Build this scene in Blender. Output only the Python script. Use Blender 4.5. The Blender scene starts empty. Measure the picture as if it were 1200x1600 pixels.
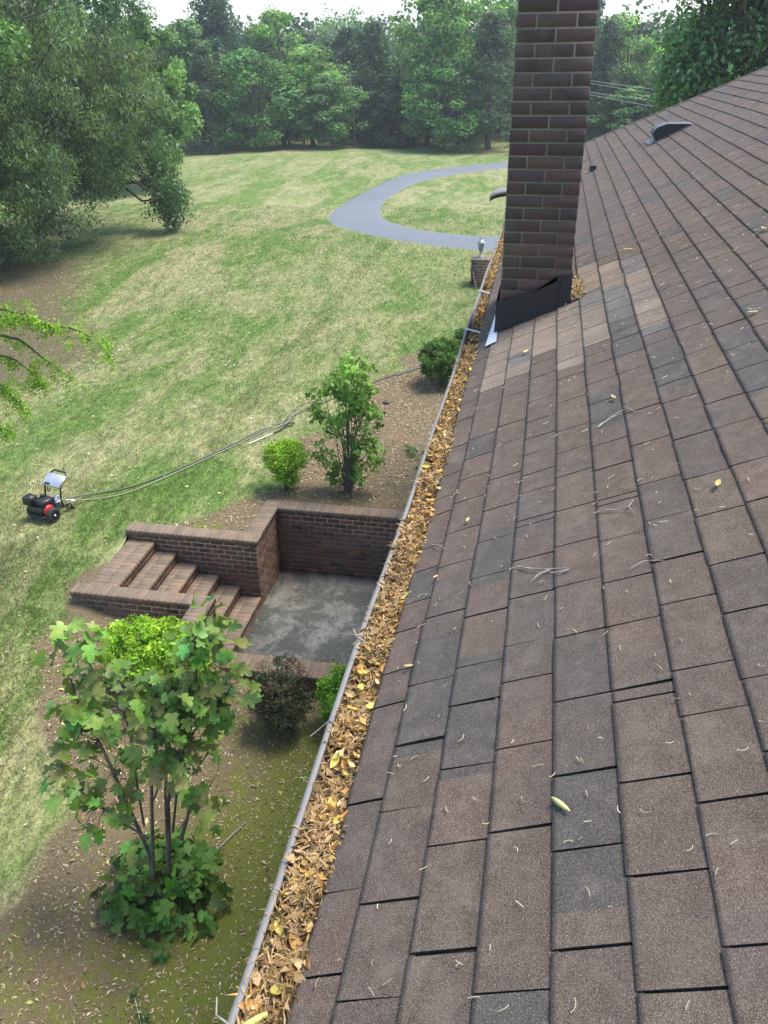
import bpy, math, random
import numpy as np
from mathutils import Matrix, Vector
rng = np.random.default_rng(7); random.seed(7)
sc = bpy.context.scene; col = sc.collection

# ------------------------------------------------------------------ camera
H = 6.2                                            # camera height above the upper ground
F = 1254.9
MR = np.array([[0.18525185, 0.48795313, -0.85298505],
               [-0.98260824, 0.08070846, -0.16723394],
               [-0.01275921, 0.86913054, 0.49441816]])
cd = bpy.data.cameras.new('camera'); cam = bpy.data.objects.new('camera', cd); col.objects.link(cam)
m4 = Matrix([list(MR[i]) + [0] for i in range(3)] + [[0, 0, 0, 1]])
cam.matrix_world = Matrix.Translation((0, 0, H)) @ m4
cd.sensor_fit = 'VERTICAL'; cd.sensor_height = 24; cd.lens = 24 * F / 1600
cd.clip_start = 0.05; cd.clip_end = 2000
sc.camera = cam
# ------------------------------------------------------------------ sky and sun
SUN_EL, SUN_AZ = math.radians(66), math.radians(-62)    # azimuth measured from +X (away from camera), towards -Y is negative
w = bpy.data.worlds.new('World'); sc.world = w; w.use_nodes = True
nt = w.node_tree; bg = nt.nodes['Background']
sky = nt.nodes.new('ShaderNodeTexSky'); sky.sky_type = 'NISHITA'; sky.sun_disc = False
sky.sun_elevation = SUN_EL; sky.sun_rotation = math.radians(90) - SUN_AZ
sky.air_density = 1.0; sky.dust_density = 1.5; sky.ozone_density = 1.0
nt.links.new(sky.outputs[0], bg.inputs[0]); bg.inputs[1].default_value = 0.15
sl = bpy.data.lights.new('sun', 'SUN'); sl.energy = 2.3; sl.angle = math.radians(24); sl.color = (1, .95, .87)
so = bpy.data.objects.new('sun', sl); col.objects.link(so)
sd = Vector((math.cos(SUN_EL) * math.cos(SUN_AZ), math.cos(SUN_EL) * math.sin(SUN_AZ), math.sin(SUN_EL)))
so.rotation_euler = sd.to_track_quat('Z', 'Y').to_euler(); so.location = (0, 0, 30)
sc.view_settings.view_transform = 'Standard'; sc.view_settings.look = 'None'
sc.view_settings.exposure = 1.28; sc.view_settings.gamma = 1.0
sc.render.resolution_x = 768; sc.render.resolution_y = 1024
sc.render.engine = 'CYCLES'
sc.cycles.max_bounces = 6; sc.cycles.diffuse_bounces = 3; sc.cycles.transparent_max_bounces = 8

# ------------------------------------------------------------------ helpers
def S(*a): return np.array(a, dtype=float)
def tag(o, label=None, cat=None, group=None, kind=None):
    if label: o['label'] = label
    if cat: o['category'] = cat
    if group: o['group'] = group
    if kind: o['kind'] = kind
    return o
def empty(name, loc, label, cat, group=None):
    o = bpy.data.objects.new(name, None); o.location = loc; col.objects.link(o); o.empty_display_size = .2
    return tag(o, label, cat, group)
def copy_tree(o, parent=None, loc=None, rz=None, sc_=None):
    c = o.copy(); col.objects.link(c)
    if parent is not None: c.parent = parent
    if loc is not None: c.location = loc
    if rz is not None: c.rotation_euler = (0, 0, rz)
    if sc_ is not None: c.scale = sc_
    for ch in list(o.children): copy_tree(ch, c)
    return c
class Acc:
    """collects vertices / polygons (with per-corner uv and per-vertex colour) in numpy arrays"""
    def __init__(s): s.v = []; s.f = []; s.c = []; s.n = 0; s.uv = []
    def add(s, V, Fc, C=(1, 1, 1), UV=None):
        V = np.asarray(V, float).reshape(-1, 3); Fc = np.asarray(Fc, int)
        s.v.append(V); s.f.append(Fc + s.n)
        C = np.asarray(C, float)
        s.c.append(np.broadcast_to(C, (len(V), 3)) if C.ndim == 1 else C)
        s.uv.append(UV if UV is not None else np.zeros((len(V), 2)))
        s.n += len(V)
    def box(s, lo, hi, C=(1, 1, 1)):
        x0, y0, z0 = lo; x1, y1, z1 = hi
        V = [(x0,y0,z0),(x1,y0,z0),(x1,y1,z0),(x0,y1,z0),(x0,y0,z1),(x1,y0,z1),(x1,y1,z1),(x0,y1,z1)]
        s.add(V, [(0,3,2,1),(4,5,6,7),(0,1,5,4),(1,2,6,5),(2,3,7,6),(3,0,4,7)], C)
    def tube(s, pts, rad, n=8, C=(1, 1, 1), cap=True):
        P = np.asarray(pts, float); R = np.broadcast_to(np.asarray(rad, float), (len(P),))
        T = np.gradient(P, axis=0); T /= np.linalg.norm(T, axis=1)[:, None] + 1e-9
        ref = S(0, 0, 1) if abs(T[0][2]) < .9 else S(1, 0, 0)
        A = np.cross(T[0], ref); A /= np.linalg.norm(A)
        V = []
        for i in range(len(P)):
            A = A - (A @ T[i]) * T[i]; A /= np.linalg.norm(A) + 1e-9
            B = np.cross(T[i], A)
            a = np.linspace(0, 2 * np.pi, n, endpoint=False)
            V.append(P[i] + R[i] * (np.cos(a)[:, None] * A + np.sin(a)[:, None] * B))
        V = np.vstack(V); Fc = []
        for i in range(len(P) - 1):
            for k in range(n):
                k2 = (k + 1) % n
                Fc.append((i*n+k, i*n+k2, (i+1)*n+k2, (i+1)*n+k))
        s.add(V, Fc, C)
        if cap:
            for base, ring in ((P[0], V[:n][::-1]), (P[-1], V[-n:])):
                Vc = np.vstack([ring, base]); s.add(Vc, [(k, (k+1) % n, n, n) for k in range(n)], C)
    def lathe(s, prof, n=20, M=None, C=(1, 1, 1)):
        prof = np.asarray(prof, float); a = np.linspace(0, 2*np.pi, n, endpoint=False)
        V = np.array([[r*math.cos(t), r*math.sin(t), z] for r, z in prof for t in a])
        if M is not None: V = V @ np.asarray(M)[:3, :3].T + np.asarray(M)[:3, 3]
        Fc = [(i*n+k, i*n+(k+1) % n, (i+1)*n+(k+1) % n, (i+1)*n+k) for i in range(len(prof)-1) for k in range(n)]
        s.add(V, Fc, C)
    def build(s, name, mat, parent=None, smooth=False, loc=None):
        V = np.vstack(s.v); C = np.vstack(s.c); UV = np.vstack(s.uv)
        idx = []; tot = []
        for Fc in s.f:
            if Fc.ndim == 2 and Fc.shape[1] == 4:
                tri = Fc[:, 2] == Fc[:, 3]
                if tri.any():
                    for r, t in zip(Fc, tri): idx.append(r[:3] if t else r); tot.append(S(3 if t else 4))
                else: idx.append(Fc.ravel()); tot.append(np.full(len(Fc), 4))
            else: idx.append(Fc.ravel()); tot.append(np.full(len(Fc), Fc.shape[1]))
        idx = np.concatenate(idx).astype(np.int32); tot = np.concatenate(tot).astype(np.int32)
        me = bpy.data.meshes.new(name)
        me.vertices.add(len(V)); me.vertices.foreach_set('co', V.astype(np.float32).ravel())
        me.loops.add(len(idx)); me.loops.foreach_set('vertex_index', idx)
        me.polygons.add(len(tot)); me.polygons.foreach_set('loop_start', np.concatenate([[0], np.cumsum(tot)[:-1]]).astype(np.int32))
        if smooth: me.polygons.foreach_set('use_smooth', np.ones(len(tot), bool))
        at = me.color_attributes.new('Col', 'FLOAT_COLOR', 'POINT')
        at.data.foreach_set('color', np.hstack([C, np.ones((len(C), 1))]).astype(np.float32).ravel())
        if UV.any():
            ul = me.uv_layers.new(name='UVMap'); ul.data.foreach_set('uv', UV[idx].astype(np.float32).ravel())
        me.update(calc_edges=True); me.validate()
        if mat: me.materials.append(mat)
        o = bpy.data.objects.new(name, me); col.objects.link(o)
        if parent is not None: o.parent = parent
        if loc is not None: o.location = loc
        return o
def scatter(acc, T, F_, P, A, B, Cn, C):
    """instances of template T (n,3) at P with axes A,B,Cn (already scaled), colour per instance C"""
    T = np.asarray(T, float); n = len(P); k = len(T)
    V = P[:, None, :] + T[None, :, 0:1]*A[:, None, :] + T[None, :, 1:2]*B[:, None, :] + T[None, :, 2:3]*Cn[:, None, :]
    Fc = (np.asarray(F_)[None] + (np.arange(n)*k)[:, None, None]).reshape(-1, len(F_[0]))
    acc.add(V.reshape(-1, 3), Fc, np.repeat(C, k, axis=0))
def unit(V): return V / (np.linalg.norm(V, axis=-1, keepdims=True) + 1e-9)
def frames(n, nrm, spin=None, tilt=.5):
    """random frames whose normal is nrm blended with noise"""
    N = unit(nrm + tilt * rng.normal(size=(n, 3)))
    R = rng.normal(size=(n, 3)); B = unit(R - (R*N).sum(1)[:, None]*N); A = np.cross(B, N)
    return A, B, N
LEAF = ([(0,0,0),(-.5,.45,.08),(0,1,-.12),(.5,.45,.08)], [(0,3,2,1)])

# ------------------------------------------------------------------ materials
def newmat(name):
    m = bpy.data.materials.new(name); m.use_nodes = True; t = m.node_tree; t.nodes.clear()
    o = t.nodes.new('ShaderNodeOutputMaterial'); b = t.nodes.new('ShaderNodeBsdfPrincipled')
    t.links.new(b.outputs[0], o.inputs[0]); return m, t, b, o
def nd(t, k, **kw):
    n = t.nodes.new(k)
    for a, v in kw.items():
        if hasattr(n, a): setattr(n, a, v)
        else: n.inputs[a.replace('_', ' ')].default_value = v
    return n
def mixc(t, fac, a, b, mode='MIX'):
    n = t.nodes.new('ShaderNodeMix'); n.data_type = 'RGBA'; n.blend_type = mode
    for s_, v in ((n.inputs[0], fac), (n.inputs[6], a), (n.inputs[7], b)):
        if hasattr(v, 'is_linked') or hasattr(v, 'links'): t.links.new(v, s_)
        else: s_.default_value = v if not isinstance(v, tuple) else (*v, 1)[:4]
    return n.outputs[2]
def ramp(t, src, stops):
    n = t.nodes.new('ShaderNodeValToRGB'); e = n.color_ramp.elements
    while len(e) > 1: e.remove(e[0])
    for i, (p, c) in enumerate(stops):
        q = e[0] if i == 0 else e.new(p)
        q.position = p; q.color = (*c, 1) if isinstance(c, tuple) else (c, c, c, 1)
    t.links.new(src, n.inputs[0]); return n.outputs[0]
def noise(t, scale, detail=3, vec=None, rough=.5, dist=0):
    n = nd(t, 'ShaderNodeTexNoise', Scale=scale, Detail=detail, Roughness=rough, Distortion=dist)
    if vec is not None: t.links.new(vec, n.inputs['Vector'])
    return n.outputs['Fac']
def pos(t, scale=None):
    g = t.nodes.new('ShaderNodeNewGeometry'); v = g.outputs['Position']
    if scale:
        m = t.nodes.new('ShaderNodeMapping'); m.inputs['Scale'].default_value = scale
        if len(scale) > 3: pass
        t.links.new(v, m.inputs[0]); v = m.outputs[0]
    return v
def bump(t, b, h, strength, dist=.01):
    n = nd(t, 'ShaderNodeBump', Strength=strength, Distance=dist); t.links.new(h, n.inputs['Height']); t.links.new(n.outputs[0], b.inputs['Normal'])
def vcol(t): return nd(t, 'ShaderNodeVertexColor', layer_name='Col').outputs[0]
def plain(name, c, rough=.5, metal=0, nscale=30, amt=.25, bmp=.1):
    m, t, b, o = newmat(name); p = pos(t)
    n = noise(t, nscale, 4, p); n2 = noise(t, nscale*.13, 3, p)
    k = mixc(t, n, tuple(x*(1-amt) for x in c), tuple(min(1, x*(1+amt)) for x in c))
    k = mixc(t, ramp(t, n2, [(.4, 0.), (.7, .35)]), k, tuple(x*.6 for x in c))
    t.links.new(k, b.inputs['Base Color']); b.inputs['Roughness'].default_value = rough; b.inputs['Metallic'].default_value = metal
    if bmp: bump(t, b, n, bmp, .003)
    return m
def foliage(name, rough=.55, trans=.35, spec=.35, nscale=3):
    m, t, b, o = newmat(name); p = pos(t); c = vcol(t)
    n = noise(t, nscale, 3, p)
    k = mixc(t, 1.0, c, ramp(t, n, [(.3, .72), (.7, 1.25)]), 'MULTIPLY')
    t.links.new(k, b.inputs['Base Color']); b.inputs['Roughness'].default_value = rough
    b.inputs['Specular IOR Level'].default_value = spec
    tr = t.nodes.new('ShaderNodeBsdfTranslucent'); k2 = mixc(t, 1.0, k, (1.0, 1.15, .5), 'MULTIPLY'); t.links.new(k2, tr.inputs[0])
    mx = t.nodes.new('ShaderNodeMixShader'); mx.inputs[0].default_value = trans
    t.links.new(b.outputs[0], mx.inputs[1]); t.links.new(tr.outputs[0], mx.inputs[2]); t.links.new(mx.outputs[0], o.inputs[0])
    return m
M = {}
M['leaf'] = foliage('leaf', .55, .42); M['leaf_gloss'] = foliage('leaf_gloss', .45, .42, .4); M['leaf_lime'] = foliage('leaf_lime', .5, .45, .3, 8)
M['litter'] = foliage('litter', .7, .15, .3, 12)
def bark(name, c):
    m, t, b, o = newmat(name); p = pos(t, (6, 6, 1.2)); n = noise(t, 6, 5, p, .65)
    t.links.new(ramp(t, n, [(.3, tuple(x*.5 for x in c)), (.7, tuple(x*1.4 for x in c))]), b.inputs['Base Color']); b.inputs['Roughness'].default_value = .9
    bump(t, b, n, .6, .02); return m
M['bark'] = bark('bark', (.10, .085, .065)); M['bark_grey'] = bark('bark_grey', (.30, .29, .26)); M['fig_bark'] = bark('fig_bark', (.13, .11, .09))
# lawn colour shared by the soil sheet and the blades
def lawn_color(t):
    m = t.nodes.new('ShaderNodeMapping'); m.inputs['Rotation'].default_value = (0, 0, math.radians(-28)); m.inputs['Scale'].default_value = (.55, 1.35, 1)
    g = t.nodes.new('ShaderNodeNewGeometry'); t.links.new(g.outputs['Position'], m.inputs[0]); p = m.outputs[0]
    n1 = noise(t, .34, 6, p, .62, .8); n2 = noise(t, 1.7, 5, p, .65, .5); n3 = noise(t, .09, 3, p, .5)
    green = mixc(t, n2, (.060, .118, .026), (.155, .235, .052))
    straw = mixc(t, n2, (.20, .195, .09), (.38, .35, .19))
    a = nd(t, 'ShaderNodeMath', operation='ADD'); t.links.new(n1, a.inputs[0])
    mm = nd(t, 'ShaderNodeMath', operation='MULTIPLY'); t.links.new(n2, mm.inputs[0]); mm.inputs[1].default_value = .55; t.links.new(mm.outputs[0], a.inputs[1])
    f = ramp(t, a.outputs[0], [(.66, 0.), (.90, .95)])
    f = mixc(t, ramp(t, n3, [(.35, .0), (.65, .4)]), f, (.2, .2, .2))
    k = mixc(t, f, green, straw)
    n5 = noise(t, 8., 6, p, .72, .4); k = mixc(t, 1.0, k, ramp(t, n5, [(.32, .52), (.5, 1.), (.68, 1.42)]), 'MULTIPLY')
    tuft = ramp(t, noise(t, 2.6, 5, p, .55, 1.2), [(.62, 0.), (.68, .75)])
    tuft = mixc(t, ramp(t, noise(t, .16, 2, p, .4), [(.48, 0.), (.56, 1.)]), (0., 0., 0.), tuft)
    k = mixc(t, tuft, k, (.05, .11, .022))
    return k, n2
m, t, b, o = newmat('ground'); M['ground'] = m
k, n2 = lawn_color(t); p = pos(t)
fine = noise(t, 26, 5, p, .7); mid = noise(t, 5, 4, p, .6)
k = mixc(t, 1.0, k, ramp(t, fine, [(.3, .55), (.7, 1.35)]), 'MULTIPLY')
vc = vcol(t); sp = t.nodes.new('ShaderNodeSeparateColor'); t.links.new(vc, sp.inputs[0])
def masked(fac, amp=.5):
    a = nd(t, 'ShaderNodeMath', operation='MULTIPLY_ADD'); t.links.new(mid, a.inputs[0]); a.inputs[1].default_value = amp; 
    s_ = nd(t, 'ShaderNodeMath', operation='SUBTRACT'); t.links.new(fac, s_.inputs[0]); s_.inputs[1].default_value = amp*.5
    t.links.new(s_.outputs[0], a.inputs[2]); return ramp(t, a.outputs[0], [(.35, 0.), (.62, 1.)])
soil = mixc(t, fine, (.075, .058, .032), (.20, .16, .095))
soil = mixc(t, ramp(t, noise(t, 1.3, 3, p), [(.5, 0.), (.7, .45)]), soil, (.21, .135, .072))
chips = nd(t, 'ShaderNodeTexVoronoi', Scale=42.); t.links.new(p, chips.inputs['Vector'])
soil = mixc(t, ramp(t, chips.outputs['Distance'], [(.12, .8), (.28, 0.)]), soil, (.36, .28, .2))
k = mixc(t, masked(sp.outputs[0]), k, soil)
mossc = mixc(t, fine, (.07, .085, .016), (.20, .21, .045))
k = mixc(t, masked(sp.outputs[1], .9), k, mossc)
under = mixc(t, fine, (.06, .048, .03), (.19, .15, .09))  # bare brown earth with tree shade mixed into its colour
k = mixc(t, masked(sp.outputs[2], 1.3), k, under)
t.links.new(k, b.inputs['Base Color']); b.inputs['Roughness'].default_value = .95; b.inputs['Specular IOR Level'].default_value = .15
bump(t, b, fine, .6, .03)
m, t, b, o = newmat('grass_blades'); M['grass'] = m
k, n2 = lawn_color(t); k = mixc(t, 1.0, k, vcol(t), 'MULTIPLY')
t.links.new(k, b.inputs['Base Color']); b.inputs['Roughness'].default_value = .7; b.inputs['Specular IOR Level'].default_value = .2
tr_ = t.nodes.new('ShaderNodeBsdfTranslucent'); t.links.new(k, tr_.inputs[0]); mx = t.nodes.new('ShaderNodeMixShader'); mx.inputs[0].default_value = .45
t.links.new(b.outputs[0], mx.inputs[1]); t.links.new(tr_.outputs[0], mx.inputs[2]); t.links.new(mx.outputs[0], o.inputs[0])
# asphalt
m, t, b, o = newmat('asphalt'); M['asphalt'] = m; p = pos(t); n = noise(t, 60, 5, p, .8); n2 = noise(t, .5, 4, p)
k = mixc(t, n, (.085, .10, .115), (.165, .185, .205)); k = mixc(t, ramp(t, n2, [(.4, 0.), (.7, .4)]), k, (.175, .19, .205))
k = mixc(t, ramp(t, noise(t, 1.8, 6, p, .7, 1.), [(.5, 0.), (.75, .4)]), k, (.12, .13, .14))
t.links.new(k, b.inputs['Base Color']); b.inputs['Roughness'].default_value = .75; bump(t, b, n, .3, .01)
# concrete slab
m, t, b, o = newmat('old_concrete'); M['concrete'] = m; p = pos(t); n = noise(t, 28, 5, p, .7); n2 = noise(t, 1.9, 8, p, .72, .3)
k = mixc(t, ramp(t, n2, [(.46, 0.), (.56, .55), (.7, 1.)]), (.12, .12, .098), (.37, .35, .30))
k = mixc(t, 1.0, k, ramp(t, n, [(.3, .6), (.7, 1.35)]), 'MULTIPLY')
t.links.new(k, b.inputs['Base Color']); b.inputs['Roughness'].default_value = .85; bump(t, b, n, .4, .01)
# bricks : colour per brick from the mesh
def brickmat(name, gain=1., rough=.85):
    m, t, b, o = newmat(name); p = pos(t); n = noise(t, 90, 5, p, .75); n2 = noise(t, 7, 4, p, .6)
    k = mixc(t, 1.0, vcol(t), ramp(t, n, [(.3, .62), (.72, 1.4)]), 'MULTIPLY')
    k = mixc(t, ramp(t, n2, [(.45, 0.), (.75, .5)]), k, (.05*gain, .048*gain, .042*gain))
    k = mixc(t, ramp(t, noise(t, 2.3, 5, p, .7, .5), [(.52, 0.), (.68, .4)]), k, (.15, .14, .11))
    t.links.new(k, b.inputs['Base Color']); b.inputs['Roughness'].default_value = rough; bump(t, b, n, .5, .004); return m
M['brick'] = brickmat('brick')
# shingles
m, t, b, o = newmat('shingle'); M['shingle'] = m; p = pos(t)
g1 = noise(t, 420, 2, p, .6); g2 = noise(t, 150, 3, p, .6); n3 = noise(t, 3.0, 4, p, .6); n4 = noise(t, 18, 4, p, .65)
k = mixc(t, 1.0, vcol(t), ramp(t, g1, [(.32, .35), (.5, .95), (.68, 1.9)]), 'MULTIPLY')
k = mixc(t, 1.0, k, ramp(t, n4, [(.3, .84), (.7, 1.14)]), 'MULTIPLY')
k = mixc(t, ramp(t, n3, [(.45, 0.), (.75, .4)]), k, (.085, .078, .072))
k = mixc(t, ramp(t, noise(t, 9., 5, p, .7), [(.50, 0.), (.72, .45)]), k, (.16, .13, .105))
k = mixc(t, ramp(t, noise(t, 34., 5, p, .75), [(.60, 0.), (.74, .4)]), k, (.05, .05, .045))
vo = nd(t, 'ShaderNodeTexVoronoi', Scale=230.); t.links.new(p, vo.inputs['Vector'])
k = mixc(t, ramp(t, vo.outputs['Distance'], [(.10, .75), (.2, 0.)]), k, (.40, .38, .35))
t.links.new(k, b.inputs['Base Color']); b.inputs['Roughness'].default_value = .9; b.inputs['Specular IOR Level'].default_value = .25
bump(t, b, g1, .7, .003)
M['gap'] = plain('asphalt_felt', (.02, .018, .016), .95)
M['gutter'] = plain('gutter_paint', (.20, .19, .175), .65, 0, 12, .12, .02)
M['white_metal'] = plain('white_metal', (.62, .64, .66), .4, 0, 20, .12, .03)
M['flash'] = plain('black_flashing', (.018, .016, .018), .5, 0, 25, .3, .08)
M['mortar'] = plain('mortar', (.22, .195, .155), .95, 0, 60, .3, .3)
M['black'] = plain('black_plastic', (.018, .018, .02), .4, 0, 40, .3, .02)
M['tyre'] = plain('tyre_rubber', (.03, .03, .03), .8, 0, 60, .3, .1)
M['red'] = plain('red_cover', (.45, .02, .03), .4, 0, 30, .15, .02)
M['silver'] = plain('silver_metal', (.62, .63, .64), .35, .6, 30, .2, .05)
M['grey_hose'] = plain('grey_hose', (.11, .115, .10), .6, 0, 20, .2, .02)
M['pale_hose'] = plain('pale_hose', (.27, .28, .19), .6, 0, 20, .2, .02)
M['wire'] = plain('wire', (.45, .5, .48), .5, 0, 5, .1, 0)
M['tag'] = plain('paper_tag', (.78, .78, .76), .7, 0, 30, .08, 0)
M['lamp_metal'] = plain('verdigris_metal', (.36, .40, .38), .5, .3, 60, .25, .05)
M['tan'] = plain('cream_trim', (.55, .52, .46), .7)
M['deadwood'] = bark('deadwood', (.34, .31, .27))
mg, t, b, o = newmat('lantern_glass'); M['glass'] = mg
b.inputs['Base Color'].default_value = (.75, .8, .78, 1); b.inputs['Roughness'].default_value = .1; b.inputs['Transmission Weight'].default_value = .7

# ------------------------------------------------------------------ terrain
PIT = dict(x0=8.2, x1=10.58, y1=3.82)               # inner faces of the sunken patio
def sm(x, a, b): u = np.clip((x-a)/(b-a), 0, 1); return u*u*(3-2*u)
def wob(x, y): return (.5*np.sin(.71*x+1.3*np.sin(.9*y))+.5*np.sin(.53*y+1.7*x*.31+1.1))
def ground_z(x, y):
    x = np.asarray(x, float); y = np.asarray(y, float)
    l1 = np.interp(y, [-1, 3.2, 3.9, 4.3, 6, 9], [-1.27, -1.22, -1.0, -.55, -.28, -.04])
    l2 = np.interp(y, [-1, 3, 5, 7, 10, 14], [-1.36, -1.25, -.95, -.6, -.25, -.05])
    low = l2 + (l1-l2)*sm(x, 4.5, 7.6)
    z = low + (0-low)*sm(x, 8.4, 9.6) - .035
    wz = sm(x, 7.9, 8.3)*(1-sm(x, 9.35, 9.7))*(1-sm(y, 5.95, 7.2))*sm(y, 5.5, 5.8); z = z*(1-wz) - .20*wz
    z = z + .012*wob(x*3, y*3)*sm(np.abs(x-9)+np.abs(y-3), 2, 4)
    far = sm(x, 16, 34)
    z = z + far*(.22*wob(x*.35, y*.3)) - .0
    z = z - 1.1*sm(y, 16, 40)*sm(x, 0, 10)*(1-sm(x, 40, 60))
    return z
def on(x, y, dz=0.): return (x, y, float(ground_z(x, y))+dz)
xs = np.unique(np.concatenate([np.arange(-6, 8, .25), [8.09], np.arange(8.25, 10.6, .15), [9.58, 10.70], np.arange(10.8, 22, .25), np.arange(22, 50, .8), np.arange(50, 110, 3), np.array([-400, -200, -80, -40, -20, -12, -9, 130, 160, 220, 320, 500, 900])]))
ys = np.unique(np.concatenate([np.arange(-3, 3.8, .25), [-.05, 3.94], np.arange(4.1, 5.8, .15), [5.86], np.arange(6, 14, .25), np.arange(14, 34, .8), np.arange(34, 90, 3), np.array([-500, -300, -150, -80, -50, -30, -20, -14, -10, -7, -5, -4, 100, 140, 200, 320, 520])]))
GX, GY = np.meshgrid(xs, ys, indexing='ij'); GZ = ground_z(GX, GY)
def masks(x, y):
    bx = [-6, 2.5, 3.9, 5.4, 6.9, 8.1, 8.6, 9.0, 9.9, 11, 12.8, 15.8, 18.2, 19.6, 20.5]
    by = [4.2, 4.3, 4.45, 4.9, 5.6, 6.35, 6.3, 5.9, 4.95, 4.35, 4.05, 3.6, 2.9, 1.9, -.5]
    e = np.interp(x, bx, by, right=-3) + .25*np.sin(2.1*x) + .12*np.sin(5.3*x+1)
    mul = 1-sm(y-e, -.45, .45)
    moss = mul*(x < 8.2)*np.clip(.30 + .75*np.exp(-((x-5.2)/2.2)**2-((y-1.6)/1.3)**2) + .12*(x < 4.5), 0, 1)
    moss = np.maximum(moss, .55*np.exp(-((x-9.9)/.5)**2-((y-4.7)/.5)**2))
    # bare ground under the big trees on the left, their shade painted in
    e2 = np.interp(x, [8, 13, 15, 17.2, 21.5, 23.4, 27.5, 36, 50], [30, 10.4, 9.4, 8.9, 12.2, 12.6, 15.2, 40, 60])
    und = sm(y-e2, -1.5, 4.0)*.85
    return mul, moss, und
mu, mo, un = masks(GX, GY)
nx, ny = len(xs), len(ys)
A = Acc(); I = np.arange(nx*ny).reshape(nx, ny)
cx = (xs[:-1]+xs[1:])/2; cy = (ys[:-1]+ys[1:])/2; CX, CY = np.meshgrid(cx, cy, indexing='ij')
hole = ((CX > 8.09) & (CX < 10.70) & (CY > -.05) & (CY < 3.94)) | ((CX > 8.09) & (CX < 9.58) & (CY > 3.9) & (CY < 5.86))
Q = np.stack([I[:-1, :-1], I[1:, :-1], I[1:, 1:], I[:-1, 1:]], -1)[~hole]
A.add(np.stack([GX, GY, GZ], -1).reshape(-1, 3), Q, np.stack([mu, mo, un], -1).reshape(-1, 3))
tag(A.build('ground', M['ground'], smooth=True), 'lawn and bare earth around the house', kind='structure')
A = Acc(); A.box((8.0, -.08, -1.4), (10.68, 3.95, -1.19)); tag(A.build('patio_floor', M['concrete']), kind='structure')

# driveway loop
outer = [(33.0,-1.5),(30.4,.4),(29.3,1.6),(29.6,2.9),(30.2,4.4),(31.4,6.2),(33.0,8.0),(35.0,9.3),(38.6,9.95),(42.5,10.1),(46.0,9.7),(49.8,9.0),(52.2,7.9),(55.5,5.4),(58.9,2.6),(62,-1.5),(65,-7),(66,-14)]
inner = [(34.5,.0),(32.5,1.3),(32.1,1.9),(32.4,3.2),(33.3,4.7),(34.8,6.0),(36.6,7.0),(39.4,7.6),(42.0,7.9),(45.2,7.8),(47.9,7.2),(50.0,6.2),(52.6,4.4),(54.7,2.4),(57.5,-1.8),(60.5,-7),(61.4,-14)]
def resample(P, n):
    P = np.array(P, float)
    for _ in range(3):
        P = np.vstack([P[:1], np.stack([.75*P[:-1]+.25*P[1:], .25*P[:-1]+.75*P[1:]], 1).reshape(-1, 2), P[-1:]])
    d = np.concatenate([[0], np.cumsum(np.linalg.norm(np.diff(P, axis=0), axis=1))]); s_ = np.linspace(0, d[-1], n)
    return np.stack([np.interp(s_, d, P[:, 0]), np.interp(s_, d, P[:, 1])], 1)
O_, I_ = resample(outer, 120), resample(inner, 120)
A = Acc(); V = []; K = 7
for j in range(K):
    q = O_ + (I_-O_)*j/(K-1)
    V.append(np.column_stack([q, ground_z(q[:, 0], q[:, 1]) + .05 - (.07 if j in (0, K-1) else 0)]))
V = np.stack(V, 1).reshape(-1, 3); I = np.arange(120*K).reshape(120, K)
A.add(V, np.stack([I[:-1, :-1], I[:-1, 1:], I[1:, 1:], I[1:, :-1]], -1).reshape(-1, 4))
tag(A.build('driveway', M['asphalt'], smooth=True), kind='structure')

# ------------------------------------------------------------------ grass
BL = ([(-.5,0,0),(.5,0,0),(.15,.25,1.)], [(0,1,2)])
def inroad(x, y):
    from_ = np.zeros(len(x), bool); poly = np.vstack([O_, I_[::-1]]); j = len(poly)-1
    for i in range(len(poly)):
        a, b_ = poly[i], poly[j]
        c = ((a[1] > y) != (b_[1] > y)) & (x < (b_[0]-a[0])*(y-a[1])/(b_[1]-a[1]+1e-12)+a[0]); from_ ^= c; j = i
    return from_
NB = 520000
d_ = 3 + 37*rng.random(NB)**1.3; x = d_; y = -.5 + rng.random(NB)*np.minimum(5+.62*d_, 24); kf = rng.random(NB) < 1.6-x/28
y = np.where(y < np.where(x < 11, 3.4, 0), y+6, y)
mu, mo, un = masks(x, y)
ok = kf & (rng.random(NB) > np.maximum(mu*1.15, un*.75)) & ~inroad(x, y)
ok &= ~((x > 7.9) & (x < 10.9) & (y < 4.15)) & ~((x > 7.95) & (x < 9.8) & (y < 6.0))
x, y = x[ok], y[ok]; n = len(x)
sz = (.018+.022*rng.random(n))*(1+.02*x); sz *= np.where((x < 9) & (y > 5.2), 1.3, 1)
a = rng.random(n)*6.28; A_ = np.column_stack([np.cos(a), np.sin(a), 0*a])*(.16*sz*(1+.05*x))[:, None]
B_ = np.column_stack([-np.sin(a), np.cos(a), 0*a])*(sz*rng.normal(1.8, 1.2, n))[:, None]; C_ = np.column_stack([0*a, 0*a, sz])
br = rng.uniform(.95, 1.75, n); Cc = np.column_stack([br, br, br*.95])
A = Acc(); scatter(A, *BL, np.column_stack([x, y, ground_z(x, y)-.003]), A_, B_, C_, Cc)
tag(A.build('grass', M['grass']), 'patchy green and straw coloured lawn grass', 'grass', kind='stuff')

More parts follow.
